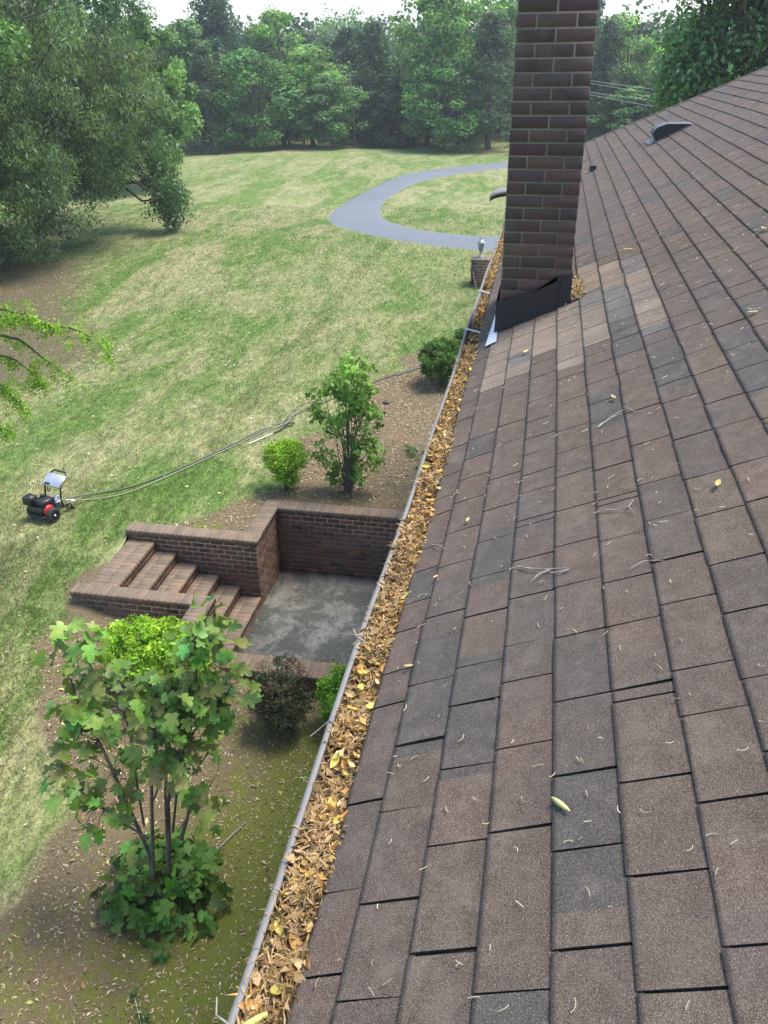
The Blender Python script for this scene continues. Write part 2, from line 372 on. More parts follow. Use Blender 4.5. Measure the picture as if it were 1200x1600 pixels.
# ------------------------------------------------------------------ brick building
def brick_cols(n, kind='pit'):
    base = {'pit': S(.145, .073, .047), 'cop': S(.20, .135, .092), 'chim': S(.084, .053, .040), 'pier': S(.20, .10, .07)}[kind]
    C = base*(rng.uniform(.7, 1.25, (n, 1)))
    if kind == 'chim': return base*rng.uniform(.74, 1.2, (n, 1))*(1+.06*rng.normal(size=(n, 3)))
    k = rng.random(n); C[k < .16] *= S(.55, .6, .75); C[k > .86] *= S(1.25, 1.05, .95)
    return C
def ebox(acc, o, a, b, c, C, bev=.004):
    """box from corner o with edge vectors a,b,c, edges chamfered on the c side"""
    o, a, b, c = map(lambda q: np.asarray(q, float), (o, a, b, c))
    ua, ub, uc = a/np.linalg.norm(a)*bev, b/np.linalg.norm(b)*bev, c/np.linalg.norm(c)*bev
    V = [o, o+a, o+a+b, o+b, o+c-uc, o+a+c-uc, o+a+b+c-uc, o+b+c-uc, o+c+ua+ub, o+a+c-ua+ub, o+a+b+c-ua-ub, o+b+c+ua-ub]
    acc.add(V, [(0,3,2,1),(0,1,5,4),(1,2,6,5),(2,3,7,6),(3,0,4,7),(4,5,9,8),(5,6,10,9),(6,7,11,10),(7,4,8,11),(8,9,10,11)], C)
def wall_face(acc, mort, o, U, L, Nn, h, depth=.1, course=.0813, bl=.203, kind='pit', j=.01, off=0):
    """bricks on one wall face: o lower corner, U unit along, Nn unit outward normal"""
    o = np.asarray(o, float); U = np.asarray(U, float); Nn = np.asarray(Nn, float); W = S(0, 0, 1)
    nr = int(math.ceil(h/course-1e-6)); 
    for r in range(nr):
        z0 = r*course; hh = min(course-j, h-z0)
        if hh < .012: continue
        e = -((r+off) % 2)*bl/2
        while e < L-.005:
            a, b_ = max(e, 0), min(e+bl-j, L)
            if b_-a > .015:
                ja = rng.normal(0, .0012)
                ebox(acc, o+U*a+W*z0-Nn*depth, U*(b_-a), W*hh, Nn*(depth+ja), brick_cols(1, kind)[0])
            e += bl
    q = o-Nn*(.006); 
    V = [q, q+U*L, q+U*L+W*h, q+W*h]; V += [v-Nn*(depth-.012) for v in V]
    mort.add(V, [(0,1,2,3),(5,4,7,6),(3,2,6,7),(0,3,7,4),(1,5,6,2),(0,4,5,1)])
def coping(acc, mort, p0, p1, wdir, wid, zt, th=.075, bw=.0755, j=.0065, kind='cop'):
    p0 = S(*p0, 0); p1 = S(*p1, 0); L = np.linalg.norm(p1-p0); U = (p1-p0)/L; n = max(1, round(L/bw)); bw = L/n
    wd = np.asarray(wdir, float)
    for i in range(n):
        o = p0+U*(i*bw+j/2); o = S(o[0], o[1], zt-th+rng.normal(0, .0012))
        ebox(acc, o, U*(bw-j), wd*wid, S(0, 0, th), brick_cols(1, kind)[0]*.45+.55*np.array([.21, .158, .105])*(1 if kind == 'cop' else 1), .003)
    o = S(p0[0], p0[1], zt-th+.003)+wd*.006; a = U*L; b_ = wd*(wid-.012); c = S(0, 0, th-.007)
    V = [o, o+a, o+a+b_, o+b_, o+c, o+a+c, o+a+b_+c, o+b_+c]
    mort.add(V, [(0,3,2,1),(4,5,6,7),(0,1,5,4),(1,2,6,5),(2,3,7,6),(3,0,4,7)])
FL = -1.19
X9, XB, YW, YS = 9.55, 10.58, 3.82, 5.85
rw = empty('retaining_wall', (XB, YW, FL), 'L shaped brown brick retaining wall around the sunken patio', 'retaining wall')
def local(par, acc, name, mat): return acc.build(name, mat, par) 
def shift(par): # parts are modelled in world space; compensate the parent's offset
    for ch in par.children: ch.location = -Vector(par.location)
B_, Mo = Acc(), Acc()
wall_face(B_, Mo, (XB, -.05, FL), (0, 1, 0), YW+.05, (-1, 0, 0), -FL-.078)
wall_face(B_, Mo, (X9+.011, YW, FL), (1, 0, 0), XB-X9-.011, (0, -1, 0), -FL-.078, off=1)
wall_face(B_, Mo, (X9, YW+.004, FL), (0, 1, 0), YS-YW, (-1, 0, 0), -FL-.078, depth=.1)
wb = local(rw, B_, 'wall', M['brick']); local(rw, Mo, 'mortar', M['mortar'])
B_, Mo = Acc(), Acc()
coping(B_, Mo, (XB-.03, -.05), (XB-.03, YW-.03), (1, 0, 0), .25, 0)
coping(B_, Mo, (XB+.22, YW-.03), (X9+.22, YW-.03), (0, 1, 0), .25, 0.001)
coping(B_, Mo, (X9-.03, YW-.03), (X9-.03, YS+.02), (1, 0, 0), .25, 0)
local(rw, B_, 'coping', M['brick']); local(rw, Mo, 'coping_mortar', M['mortar']); shift(rw)
# stairs
XS0 = 8.12
st = empty('brick_stairs', (8.8, 3.8, FL), 'brick steps going down from the lawn to the sunken patio', 'stairs')
for i in range(6):
    zt = -.17*(i+1); yn = 5.42-.32*i
    B_, Mo = Acc(), Acc()
    xr = (XS0, X9-.002)
    if i == 5: xr = (XS0+.09, X9-.002)
    # rowlock bricks across the tread, then the strip behind
    coping(B_, Mo, (xr[0], yn), (xr[1], yn), (0, 1, 0), .20, zt, th=.085, bw=.088)
    wid = .20 if i == 0 else .118
    coping(B_, Mo, (xr[0], yn+.207), (xr[1], yn+.207), (0, 1, 0), wid+(.0 if i else .02), zt-.003, th=.08, bw=.088)
    wall_face(B_, Mo, (xr[0], yn+.006, zt-.17-(.0 if i < 5 else .02)), (1, 0, 0), xr[1]-xr[0], (0, -1, 0), .17-.089+(.0 if i < 5 else .02), depth=.08, course=.0813)
    s_ = local(st, B_, 'step', M['brick']); Mo.build('mortar', M['mortar'], s_)
shift(st)
# low wall on the near side of the stairs, returning to the patio front
lw = empty('low_wall', (8.1, 4.9, -.4), 'low brick kerb wall along the near side of the steps', 'wall')
B_, Mo = Acc(), Acc()
wall_face(B_, Mo, (8.02, 4.19, -.62), (0, 1, 0), 5.93-4.19, (-1, 0, 0), .46, depth=.1)
wall_face(B_, Mo, (8.21, 3.95, -1.19), (0, 1, 0), 5.93-3.95, (1, 0, 0), 1.03, depth=.09)
wall_face(B_, Mo, (7.632, 3.954, -1.19), (1, 0, 0), .56, (0, -1, 0), 1.03, depth=.1)
wall_face(B_, Mo, (7.632, 4.186, -1.19), (1, 0, 0), .39, (0, 1, 0), 1.03, depth=.1)
wall_face(B_, Mo, (7.62, 3.95, -1.19), (0, 1, 0), .24, (-1, 0, 0), 1.03, depth=.1)
local(lw, B_, 'wall', M['brick']); local(lw, Mo, 'mortar', M['mortar'])
B_, Mo = Acc(), Acc()
coping(B_, Mo, (8.0, 4.20), (8.0, 5.95), (1, 0, 0), .22, -.085)
coping(B_, Mo, (7.6, 3.93), (8.22, 3.93), (0, 1, 0), .255, -.084)
local(lw, B_, 'coping', M['brick']); local(lw, Mo, 'coping_mortar', M['mortar']); shift(lw)
fw = empty('front_wall', (8.0, 2, FL), 'low brick kerb closing the patio behind the purple barberry bush', 'wall')
B_, Mo = Acc(), Acc()
wall_face(B_, Mo, (7.90, -.05, -1.42), (0, 1, 0), 3.98, (-1, 0, 0), .35, depth=.1)
wall_face(B_, Mo, (8.19, -.05, -1.19), (0, 1, 0), 3.98, (1, 0, 0), .115, depth=.1)
local(fw, B_, 'wall', M['brick']); local(fw, Mo, 'mortar', M['mortar'])
B_, Mo = Acc(), Acc()
coping(B_, Mo, (7.88, -.05), (7.88, 3.925), (1, 0, 0), .33, -1.0)
local(fw, B_, 'coping', M['brick']); local(fw, Mo, 'coping_mortar', M['mortar']); shift(fw)

# ------------------------------------------------------------------ the house
AL = .4418; ca, sa = math.cos(AL), math.sin(AL); HN = 1.28; EX = .1408; V0 = .476
def RP(u, v, n=0.):
    """point on the roof: u along the eave, v down the slope, n above the deck"""
    u = np.asarray(u, float); v = np.asarray(v, float); n = np.asarray(n, float)
    n = n - .010*np.clip((v-.78)/.22, 0, 2)**2 + .006*np.sin(1.1*u+.6)*np.sin(1.9*v+.3) + .004*np.sin(3.1*u+2*v)*sm(v, -.5, .7)
    return np.stack([u, v*ca-(HN-n)*sa, H-v*sa-(HN-n)*ca], -1)
def rake(v): return 13.42+.56*(v-.083)
hs = empty('house', (5, -5, -1.2), 'brick house with brown shingle roof and leaf filled gutter', 'house')
hl = -Vector(hs.location)
def hp(acc, name, mat, par=None, smooth=False):
    o = acc.build(name, mat, hs if par is None else par, smooth)
    if par is None: o.location = hl
    return o
EV = 1.0; RV = -5.2
A = Acc(); us = np.linspace(-3, 1, 2)
# deck (dark) under the shingles
nv = 40; nu = 60; vv = np.linspace(RV, EV-.004, nv); V = []
for v in vv:
    uu = np.linspace(-3, rake(v)-.01, nu); V.append(RP(uu, np.full(nu, v), np.full(nu, -.006)))
V = np.stack(V, 0).reshape(-1, 3); I = np.arange(nv*nu).reshape(nv, nu)
A.add(V, np.stack([I[:-1, :-1], I[1:, :-1], I[1:, 1:], I[:-1, 1:]], -1).reshape(-1, 4))
# far slope going down behind the ridge
r0 = RP(-3, RV, -.006); r1 = RP(rake(RV), RV, -.006); dn = S(0, -ca, -sa)*6
A.add([r0, r1, r1+dn, r0+dn], [(0, 3, 2, 1)])
roof = hp(A, 'roof', M['gap'])
# individual shingle tabs
PAL = np.array([(.090,.072,.061), (.095,.074,.063), (.087,.071,.060), (.077,.067,.060), (.067,.063,.060), (.097,.079,.062), (.086,.072,.060), (.090,.074,.062), (.083,.070,.060)])
A = Acc()
nrow = int((EV-RV)/EX)+2; k0 = math.ceil((EV-V0)/EX)
chx0, chx1, chv0, chv1 = 5.02, 5.85, .395, .87
for k in range(-k0, nrow):
    vb = V0-EX*k
    if k == -k0: vb = EV+.004
    vt = V0-EX*(k+1)-.012
    if vt < RV-.2: break
    if vb - vt < .05: continue
    u = -2.2-rng.random()*.3; end = rake(vb)+.02
    ci = rng.integers(len(PAL)); seg_end = u+rng.uniform(.15, .5)
    while u < end:
        wdt = rng.choice([.20, .225, .245, .305, .33, .15, .04], p=[.24, .27, .19, .11, .06, .10, .03])*rng.uniform(.93, 1.07)
        u1 = min(u+wdt, end); gap = rng.uniform(.0045, .0075)
        if -1.2 < u1 or True:
            dv = rng.normal(0, .0016); lift = abs(rng.normal(0, .0005)); sk = rng.normal(0, .002)
            cuts = [u]; cs = []
            while seg_end < u1-.03:
                if seg_end > u+.03: cuts.append(seg_end); cs.append(ci)
                seg_end += rng.uniform(.12, .5); ci = rng.integers(len(PAL))
            cs.append(ci); cuts.append(u1-gap)
            for (a, b_), c_ in zip(zip(cuts[:-1], cuts[1:]), cs):
                C = PAL[c_]*S(1.18, 1.09, .99)*rng.uniform(.95, 1.06)
                if 3.9+.16*((k*7) % 3) < (a+b_)/2 < 5.45+.15*((k*5) % 3) and -.06 < vb < .92 and not (chx0-.1 < a and chv0 < vb < chv1):
                    C = np.array([(.215,.168,.125), (.18,.142,.110), (.225,.175,.128), (.13,.118,.105)])[c_ % 4]*rng.uniform(.85, 1.1)
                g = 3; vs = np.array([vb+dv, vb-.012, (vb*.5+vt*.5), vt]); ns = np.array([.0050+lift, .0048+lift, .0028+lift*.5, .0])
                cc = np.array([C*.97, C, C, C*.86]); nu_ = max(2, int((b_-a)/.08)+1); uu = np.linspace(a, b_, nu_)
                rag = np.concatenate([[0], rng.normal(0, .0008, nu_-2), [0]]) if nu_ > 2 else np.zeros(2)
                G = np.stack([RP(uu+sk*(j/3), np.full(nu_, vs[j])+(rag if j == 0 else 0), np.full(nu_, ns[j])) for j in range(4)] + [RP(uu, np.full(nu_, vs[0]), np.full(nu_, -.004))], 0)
                # shadow line below the next course, painted in and eased into the middle row
                Cg = np.repeat(np.array([cc[0], cc[1], cc[2]*.97, cc[3], C*.75]), nu_, axis=0)  # butt edge also coloured darker as course shadow
                J = np.arange(5*nu_).reshape(5, nu_)
                Fq = [ (J[r, q], J[r+1, q], J[r+1, q+1], J[r, q+1]) for r in range(3) for q in range(nu_-1)] + [(J[4, q], J[0, q], J[0, q+1], J[4, q+1]) for q in range(nu_-1)]
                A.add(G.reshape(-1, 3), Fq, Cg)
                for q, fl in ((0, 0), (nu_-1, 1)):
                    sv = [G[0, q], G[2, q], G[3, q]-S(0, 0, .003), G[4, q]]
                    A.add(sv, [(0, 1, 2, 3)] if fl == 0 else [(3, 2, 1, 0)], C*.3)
        u = u1
sh = A.build('shingles', M['shingle'], roof)
# rake trim, fascia boards, walls
A = Acc(); vs = np.linspace(RV, EV, 30)
for n0, n1, off in ((.012, -.05, 0.),):
    P0 = RP(rake(vs)+.012, vs, np.full(30, .012)); P1 = RP(rake(vs)+.05, vs, np.full(30, .010)); P2 = RP(rake(vs)+.05, vs, np.full(30, -.16)); P3 = RP(rake(vs)-.02, vs, np.full(30, -.16))
    V = np.stack([P0, P1, P2, P3], 0).reshape(-1, 3); I = np.arange(120).reshape(4, 30)
    A.add(V, np.stack([I[:-1, :-1], I[:-1, 1:], I[1:, 1:], I[1:, :-1]], -1).reshape(-1, 4))
hp(A, 'rake_board', M['tan'])
A = Acc(); e0 = RP(0, EV, -.01)
A.box((-3, e0[1]-.035, e0[2]-.19), (13.3, e0[1]-.012, e0[2]-.012)); hp(A, 'fascia', M['tan'])
A = Acc(); A.box((-3, -.12, e0[2]-.2), (13.3, e0[1]-.04, e0[2]-.185)); hp(A, 'soffit', M['tan'])
B_, Mo = Acc(), Acc()
wall_face(B_, Mo, (7.0, -.1, -1.5), (1, 0, 0), 6.0, (0, 1, 0), 5.9, depth=.09)
wl = hp(B_, 'wall', M['brick']); Mo.box((-3, -9.9, -1.6), (12.9, -.115, 4.3)); Mo.build('wall_core', M['mortar'], wl)

# gutter
gy, gz = .468, H-1.600
GP = [(e0[1]-.011, gz-.03), (e0[1]-.009, gz-.085), (e0[1]+.055, gz-.09), (gy-.002, gz-.045), (gy+.001, gz-.004), (gy+.001, gz), (gy-.0115, gz+.002), (gy-.0115, gz-.006)]
A = Acc(); ux = np.linspace(-2, 13.2, 77); V = []
for i, (yy, zz) in enumerate(GP):
    wv = .004*np.sin(ux*1.3)+.003*np.sin(ux*3.7+1) if i > 2 else 0*ux
    V.append(np.column_stack([ux, yy+wv-(.0045*np.clip(ux-2, 0, 20) if i > 2 else 0), np.full(77, zz)+wv*.5]))
V = np.stack(V, 0).reshape(-1, 3); I = np.arange(77*len(GP)).reshape(len(GP), 77)
A.add(V, np.stack([I[:-1, :-1], I[:-1, 1:], I[1:, 1:], I[1:, :-1]], -1).reshape(-1, 4))
gt = hp(A, 'gutter', M['gutter'])
gt.data.materials[0] = M['gutter']
md = gt.modifiers.new('thick', 'SOLIDIFY'); md.thickness = .0018
for gx in (5.2, 6.2):                               # white spikes across the open gutter
    A = Acc(); A.tube([(gx, e0[1]-.01, gz+.002), (gx+.05, gy-.012, gz+.012)], .006, 8); A.build('hanger', M['white_metal'], gt)

# chimney : every brick modelled
cy0, cy1 = -.183, .232
ch_b, ch_m = Acc(), Acc()
cz0, cz1 = 4.45, 7.75
wall_face(ch_b, ch_m, (5.02, cy0, cz0), (0, 1, 0), cy1-cy0, (-1, 0, 0), cz1-cz0, depth=.09, course=.0692, bl=.2095, kind='chim', j=.011)
wall_face(ch_b, ch_m, (5.034, cy1-.003, cz0), (1, 0, 0), .81, (0, 1, 0), cz1-cz0, depth=.09, course=.0692, bl=.2095, kind='chim', j=.011, off=1)
wall_face(ch_b, ch_m, (5.034, cy0+.003, cz0), (1, 0, 0), .81, (0, -1, 0), cz1-cz0, depth=.09, course=.0692, bl=.2095, kind='chim', j=.011, off=1)
wall_face(ch_b, ch_m, (5.84, cy0, cz0), (0, 1, 0), cy1-cy0, (1, 0, 0), cz1-cz0, depth=.09, course=.0692, bl=.2095, kind='chim', j=.011)
chm = hp(ch_b, 'chimney', M['brick']); ch_m.box((5.06, cy0+.05, cz0), (5.8, cy1-.05, cz1)); ch_m.build('mortar', M['mortar'], chm)
# flashing: black bent sheet with stepped top
def slab(acc, pts, th, d, C=(1, 1, 1)):
    P = np.array(pts, float); n = len(P); Q_ = P+np.asarray(d)*th
    c = (P.mean(0)); 
    acc.add(np.vstack([P, Q_, P.mean(0), Q_.mean(0)]), [(i, (i+1) % n, 2*n, 2*n) for i in range(n)]+[(n+(i+1) % n, n+i, 2*n+1, 2*n+1) for i in range(n)], C)
    acc.add(np.vstack([P, Q_]), [(i, n+i, n+(i+1) % n, (i+1) % n) for i in range(n)], C)
A = Acc(); xf = 4.985
top = [(4.89, .215), (4.93, .165), (4.94, .155), (4.985, .08), (4.98, .07), (5.045, -.03), (5.04, -.04), (5.075, -.09), (5.05, -.095)]
fl = [(xf, .258, H-1.530), (xf, .245, H-1.325)]
for i, (yy) in enumerate(np.linspace(.225, -.10, 12)):
    fl.append((xf, yy, H-1.318+(.225-yy)*.36+rng.normal(0, .003)))
fl += [(xf, -.105, H-1.165), (xf, -.192, H-1.150), (xf, -.192, H-1.338)]
slab(A, fl[::-1], .003, (1, 0, 0))
sp_ = [(xf+.003, -.192, H-1.150), (xf+.003, -.192, H-1.338), (5.9, -.192, H-1.338), (5.9, -.192, H-1.15)]
slab(A, sp_, .003, (0, 1, 0)); lp = [(xf+.003, .254, H-1.33), (xf+.003, .254, H-1.53), (5.9, .254, H-1.53), (5.9, .254, H-1.33)]; slab(A, lp, .003, (0, -1, 0))
A.build('flashing', M['flash'], chm)
A = Acc(); A.tube([(xf-.004, -.118, H-1.17), (xf-.004, -.122, H-1.25), (xf-.004, -.112, H-1.29), (xf-.004, -.118, H-1.345)], .0035, 5); A.build('flashing_seam', M['flash'], chm)
def rslab(acc, uv, n, th=.002): slab(acc, [RP(a, b_, n) for a, b_ in uv], th, (0, 0, 1))
A = Acc(); rslab(A, [(4.78, .855), (4.78, .93), (5.42, .905), (5.42, .87), (5.02, .865)], .014); A.build('step_flashing', M['white_metal'], roof)
A = Acc(); rslab(A, [(5.0, .33), (5.0, .40), (5.55, .40), (5.55, .33)], .013); A.build('step_flashing', M['white_metal'], roof)
# slant-back vent
A = Acc(); uc, vl, vh = 10.1, -.66, -1.04
prof = [(vl, .0), (vl+.006, .08), (vl-.015, .118), (vl-.055, .136), (vl-.16, .124), (vh, .02), (vh, 0)]
P = [RP(uc, v, n) for v, n in prof]; Qp = [RP(uc+.32, v, n) for v, n in prof]; n = len(P)
A.add(np.vstack([P, Qp]), [(i, n+i, n+i+1, i+1) for i in range(1, n-1)])
M['vent'] = plain('weathered_vent_metal', (.09, .095, .10), .6, .1); vent = A.build('roof_vent', M['vent'], roof)
A = Acc(); ins = [p_+S(.004, 0, 0) for p_ in P]; slab(A, ins, .003, (1, 0, 0)); ins = [p_-S(.012, 0, 0) for p_ in Qp]; slab(A, ins, .003, (1, 0, 0))
slab(A, [RP(uc+.01, vl, 0.), RP(uc+.01, vl+.002, .09), RP(uc+.31, vl+.002, .09), RP(uc+.31, vl, 0.)], .003, (0, 1, 0)); A.build('louvre', M['flash'], vent)
A = Acc(); rslab(A, [(uc-.02, vl+.09), (uc-.02, vh-.02), (uc+.34, vh-.02), (uc+.34, vl+.09)], .011); A.build('flange', M['gutter'], vent)
# plumbing boot just past the chimney
A = Acc(); bp = RP(10.2, .06, 0); A.tube([bp, bp+S(0, 0, .06)], .04, 12); A.build('vent_pipe', M['flash'], roof)
# far porch hood past the chimney, over the gutter
A = Acc()
for k_ in range(2):
    pr = [(.585, -1.305), (.56, -1.285), (.50, -1.262), (.43, -1.25), (.36, -1.243), (.2, -1.24)]
    P = np.array([(9.0, y_, H+z_) for y_, z_ in pr]); P2 = P+S(.35, 0, 0); th = S(0, 0, -.022)
V = np.vstack([P, P2, P+th, P2+th]); n = len(P); Fq = []
for i in range(n-1):
    Fq += [(i, i+1, n+i+1, n+i), (2*n+i, 3*n+i, 3*n+i+1, 2*n+i+1), (i, 2*n+i, 2*n+i+1, i+1), (n+i, n+i+1, 3*n+i+1, 3*n+i)]
Fq += [(0, n, 3*n, 2*n)]
A.add(V, Fq); hood = hp(A, 'hood', M['gutter'])
A = Acc(); A.add(np.vstack([P+th*1.1, P+th*2.2, P2+th*1.1, P2+th*2.2]), [(i, n+i, n+i+1, i+1) for i in range(n-1)]+[(n+i, 3*n+i, 3*n+i+1, n+i+1) for i in range(n-1)]); A.build('hood_underside', M['flash'], hood)

# ------------------------------------------------------------------ leaves in the gutter and debris
CHIP = ([(0,-.5,0),(.35,0,.10),(.3,.5,-.05),(-.05,.75,.1),(-.35,.4,0),(-.3,-.1,.14)], [(0,1,4,5),(1,2,3,4)])
CURL = ([(0,-1,.25),(-.38,-.45,.12),(0,-.45,-.06),(.38,-.45,.16),(-.45,.15,.22),(0,.15,-.04),(.45,.15,.1),(-.2,.7,.1),(0,.7,0),(.2,.7,.2),(0,1.1,.3)],
        [(0,2,1,1),(0,3,2,2),(1,2,5,4),(2,3,6,5),(4,5,8,7),(5,6,9,8),(7,8,10,10),(8,9,10,10)])
LC = np.array([(.44,.31,.16), (.54,.40,.22), (.38,.27,.15), (.32,.22,.13), (.58,.44,.25), (.46,.27,.11), (.60,.42,.15), (.24,.15,.09)])
def fillz(u): return np.where((u > 4.9) & (u < 6.5), -.045, -.008) - .012*sm(u, 7, 9)
A = Acc()
A.add([(-1, e0[1]-.005, gz-.05), (13, e0[1]-.005, gz-.05), (13, gy-.06, gz-.055), (-1, gy-.01, gz-.045)], [(0, 1, 2, 3)], (.08, .05, .03))
def gut(n, T, s0, s1, cols, lay, tilt=.9, ar=1., ulo=.3, uhi=11.):
    u = ulo+(uhi-ulo)*rng.random(n)**1.6; tt = rng.random(n); yo = gy-.010-.0045*np.clip(u-2, 0, 20); y = (e0[1]-.002)+(yo-e0[1])*tt
    z = gz+fillz(u)+.004-lay*rng.random(n)+.012*np.sin(u*9+3*np.sin(u*4))+.008*(1-tt)
    P = np.column_stack([u, y, z]); a, b_, c = frames(n, S(0, .1, 1.), tilt=tilt); s_ = rng.uniform(s0, s1, n)[:, None]
    C = cols[rng.integers(len(cols), size=n)]*S(.88, .80, .70)*rng.uniform(.5, 1.12, (n, 1))
    scatter(A, T[0], T[1], P, a*s_*ar, b_*s_, c*s_, C)
CUR4 = (CURL[0], CURL[1])
gut(20000, LEAF, .012, .036, LC, .05, .9, .26)
gut(12000, LEAF, .02, .045, LC[[0, 1, 4, 4, 6]]*1.1, .012, .55, .10)
gut(4200, CHIP, .012, .028, LC, .025, .8)
gut(700, LEAF, .025, .045, LC[[0, 1, 4, 6]], .006, .6, .45)
for s_ in range(1):
    n = 420; u = .4+8.5*rng.random(n)**1.7; tt = rng.random(n); y = e0[1]-.01+(gy-e0[1]-.02-.0045*np.clip(u-2, 0, 20))*tt
    P = np.column_stack([u, y, gz+fillz(u)+.008+.012*(1-tt)]); a, b_, c = frames(n, S(0, 0, 1.), tilt=.55); sz = rng.uniform(.011, .025, n)[:, None]
    C = np.array([(.62,.36,.10), (.66,.44,.18), (.55,.28,.09), (.68,.50,.26), (.60,.50,.12)])[rng.integers(5, size=n)]*rng.uniform(.8, 1.1, (n, 1))
    scatter(A, CURL[0], CURL[1], P, a*sz, b_*sz, c*sz*1.6, C)
tag(A.build('fallen_leaves', M['litter'], smooth=False), 'dry tan and orange leaves packing the roof gutter', 'leaves', kind='stuff')
# catkins on the shingles
A = Acc(); n = 900
for i in range(n):
    if i < 640: u = .5+5.5*random.random()**1.2; v = random.uniform(-.9, .96)
    else: u = 3+9*random.random(); v = random.uniform(-2.2, .9)
    L = random.uniform(.008, .028)*(1 if u < 4 else 1.3); a = random.random()*6.28; cv = random.uniform(-2.2, 2.2)
    pts = []; x_, y_ = 0, 0
    for j in range(5):
        pts.append(RP(u+x_, v+y_, .011)); x_ += math.cos(a)*L/4; y_ += math.sin(a)*L/4; a += cv/4
    A.tube(np.array(pts), (.0009+.00028*u/3), 3, np.array((.66, .58, .38))*random.uniform(.6, 1.2), cap=False)
tag(A.build('catkins', M['litter']), 'tiny curled pale catkins scattered over the roof shingles', 'debris', kind='stuff')
# twigs on the roof, each a thing
def uvp(x, y):  # helper numbers were measured in roof coordinates
    return x, y
def roofuv(px, py):
    d = MR @ np.array([px-600, 800-py, -F]); Nw = S(0, sa, ca); t_ = -HN/(d @ Nw); P = t_*d; return P[0], P @ S(0, ca, -sa)
def twig(label, paths, r):
    A = Acc()
    for pth in paths:
        pts = [RP(*roofuv(*q), .012+.004*(i % 2)) for i, q in enumerate(pth)]
        pts = np.array(pts); A.tube(pts, np.linspace(r*.8, r*.4, len(pts)), 6)
    o = A.build('twig', M['deadwood']); c = np.vstack(A.v).mean(0); o.data.transform(Matrix.Translation(-Vector(c))); o.location = c
    tag(o, label, 'twig', 'grey twigs lying on the roof'); return o
twig('forked grey twig lying low on the mid roof, largest of the twigs', [[(812,892),(835,897),(858,896),(893,896)],[(862,897),(845,906),(832,917)],[(893,896),(880,902),(862,902)]], .0034)
twig('thin knobbly twig across a shingle row right of the forked twig and farther up', [[(928,810),(945,803),(965,803),(985,799),(994,807)],[(983,799),(993,788)]], .003)
twig('small bent twig near the right side, nearest the camera of the three', [[(987,895),(1008,885),(1020,882),(1041,884)]], .0022)
twig('pale straight twig with a hooked end above the middle of the roof', [[(935,670),(958,655),(975,643),(985,642),(994,647)],[(958,655),(975,650)]], .0034)
twig('pale branching twig leaning beside the chimney flashing', [[(884,478),(900,462),(905,452),(920,440),(933,432)],[(905,452),(896,436)],[(900,462),(912,456)]], .0042)
twig('short dark twig close above the gutter opposite the patio', [[(677,853),(688,856),(698,861)]], .003)
def rleaf(px, py, s_, c, label, ang=0.):
    u, v = roofuv(px, py); p = RP(u, v, .016); A = Acc()
    T = np.array(CURL[0])*S(s_*.8, s_, s_); R = np.array([[math.cos(ang), -math.sin(ang), 0], [math.sin(ang), math.cos(ang), 0], [0, 0, 1]])
    A.add(T @ R.T, CURL[1], c); o = A.build('fallen_leaf', M['litter'], loc=tuple(p)); tag(o, label, 'leaf', 'single leaves lying on the roof')
for px, py, s_, c, lb, an in [
    (643,1048,.014,(.62,.45,.22),'pale tan leaf alone on the shingles above the gutter, opposite the barberry',.3),
    (1124,763,.024,(.62,.50,.16),'bright yellow leaf by the right edge of the roof, level with the patio wall',1.2),
    (960,624,.022,(.50,.38,.17),'curled brown leaf on the middle roof near the hooked pale twig',2.),
    (684,907,.012,(.66,.50,.28),'small cream leaf close to the gutter next to the patio',.9),
    (672,676,.020,(.62,.60,.34),'pale green leaf near the eave opposite the tall shrub',2.2),
    (1178,494,.026,(.45,.38,.26),'greyish curled leaf far up at the right edge of the roof',.4),
    (823,553,.024,(.62,.56,.22),'yellowish leaf on the roof in front of the chimney',1.),
    (983,393,.03,(.60,.50,.12),'yellow leaf on the pale patched shingles right of the chimney',.2),
    (1195,362,.03,(.60,.42,.2),'tan leaf highest on the roof by the right edge',1.9),
    (733,817,.016,(.58,.44,.14),'thin golden leaf near the gutter beyond the small cream leaf',1.4)]:
    rleaf(px, py, s_, c, lb, an)
A = Acc(); q0, q1 = RP(*roofuv(867,1255), .016), RP(*roofuv(895,1276), .015)
A.tube(np.linspace(q0, q1, 7), [.0018, .0045, .0058, .006, .0052, .004, .001], 8, (.62, .60, .25))
o = A.build('seed_pod', M['litter']); tag(o, 'pale green seed pod lying on the near shingles', 'seed pod')
A = Acc(); A.tube(np.array([(.80, .40, gz+.01), (.77, .425, gz+.02), (.74, .455, gz+.012)]), [.006, .008, .007], 8, (.5, .5, .16)); tag(A.build('green_stem', M['litter']), 'thick green stem lying in the nearest end of the gutter', 'stem')
def rimtwig(pts, r, label):
    A = Acc(); A.tube(np.array(pts), np.linspace(r, r*.5, len(pts)), 6); tag(A.build('twig', M['deadwood']), label, 'twig', 'twigs caught on the gutter rim')
rimtwig([(.74, .42, gz+.02), (.77, .47, gz+.012), (.79, .50, gz-.01), (.82, .51, gz-.005)], .003, 'grey twig hooked over the gutter rim at its nearest end')
rimtwig([(1.56, .445, gz+.012), (1.58, .47, gz+.01), (1.57, .50, gz-.02), (1.55, .52, gz-.03)], .0025, 'thin forked twig over the rim level with the fig tree')
rimtwig([(1.93, .44, gz+.005), (1.95, .475, gz+.008), (1.97, .485, gz+.005), (1.99, .495, gz+.008)], .003, 'upright twig sticking out over the rim by the small lime bush')
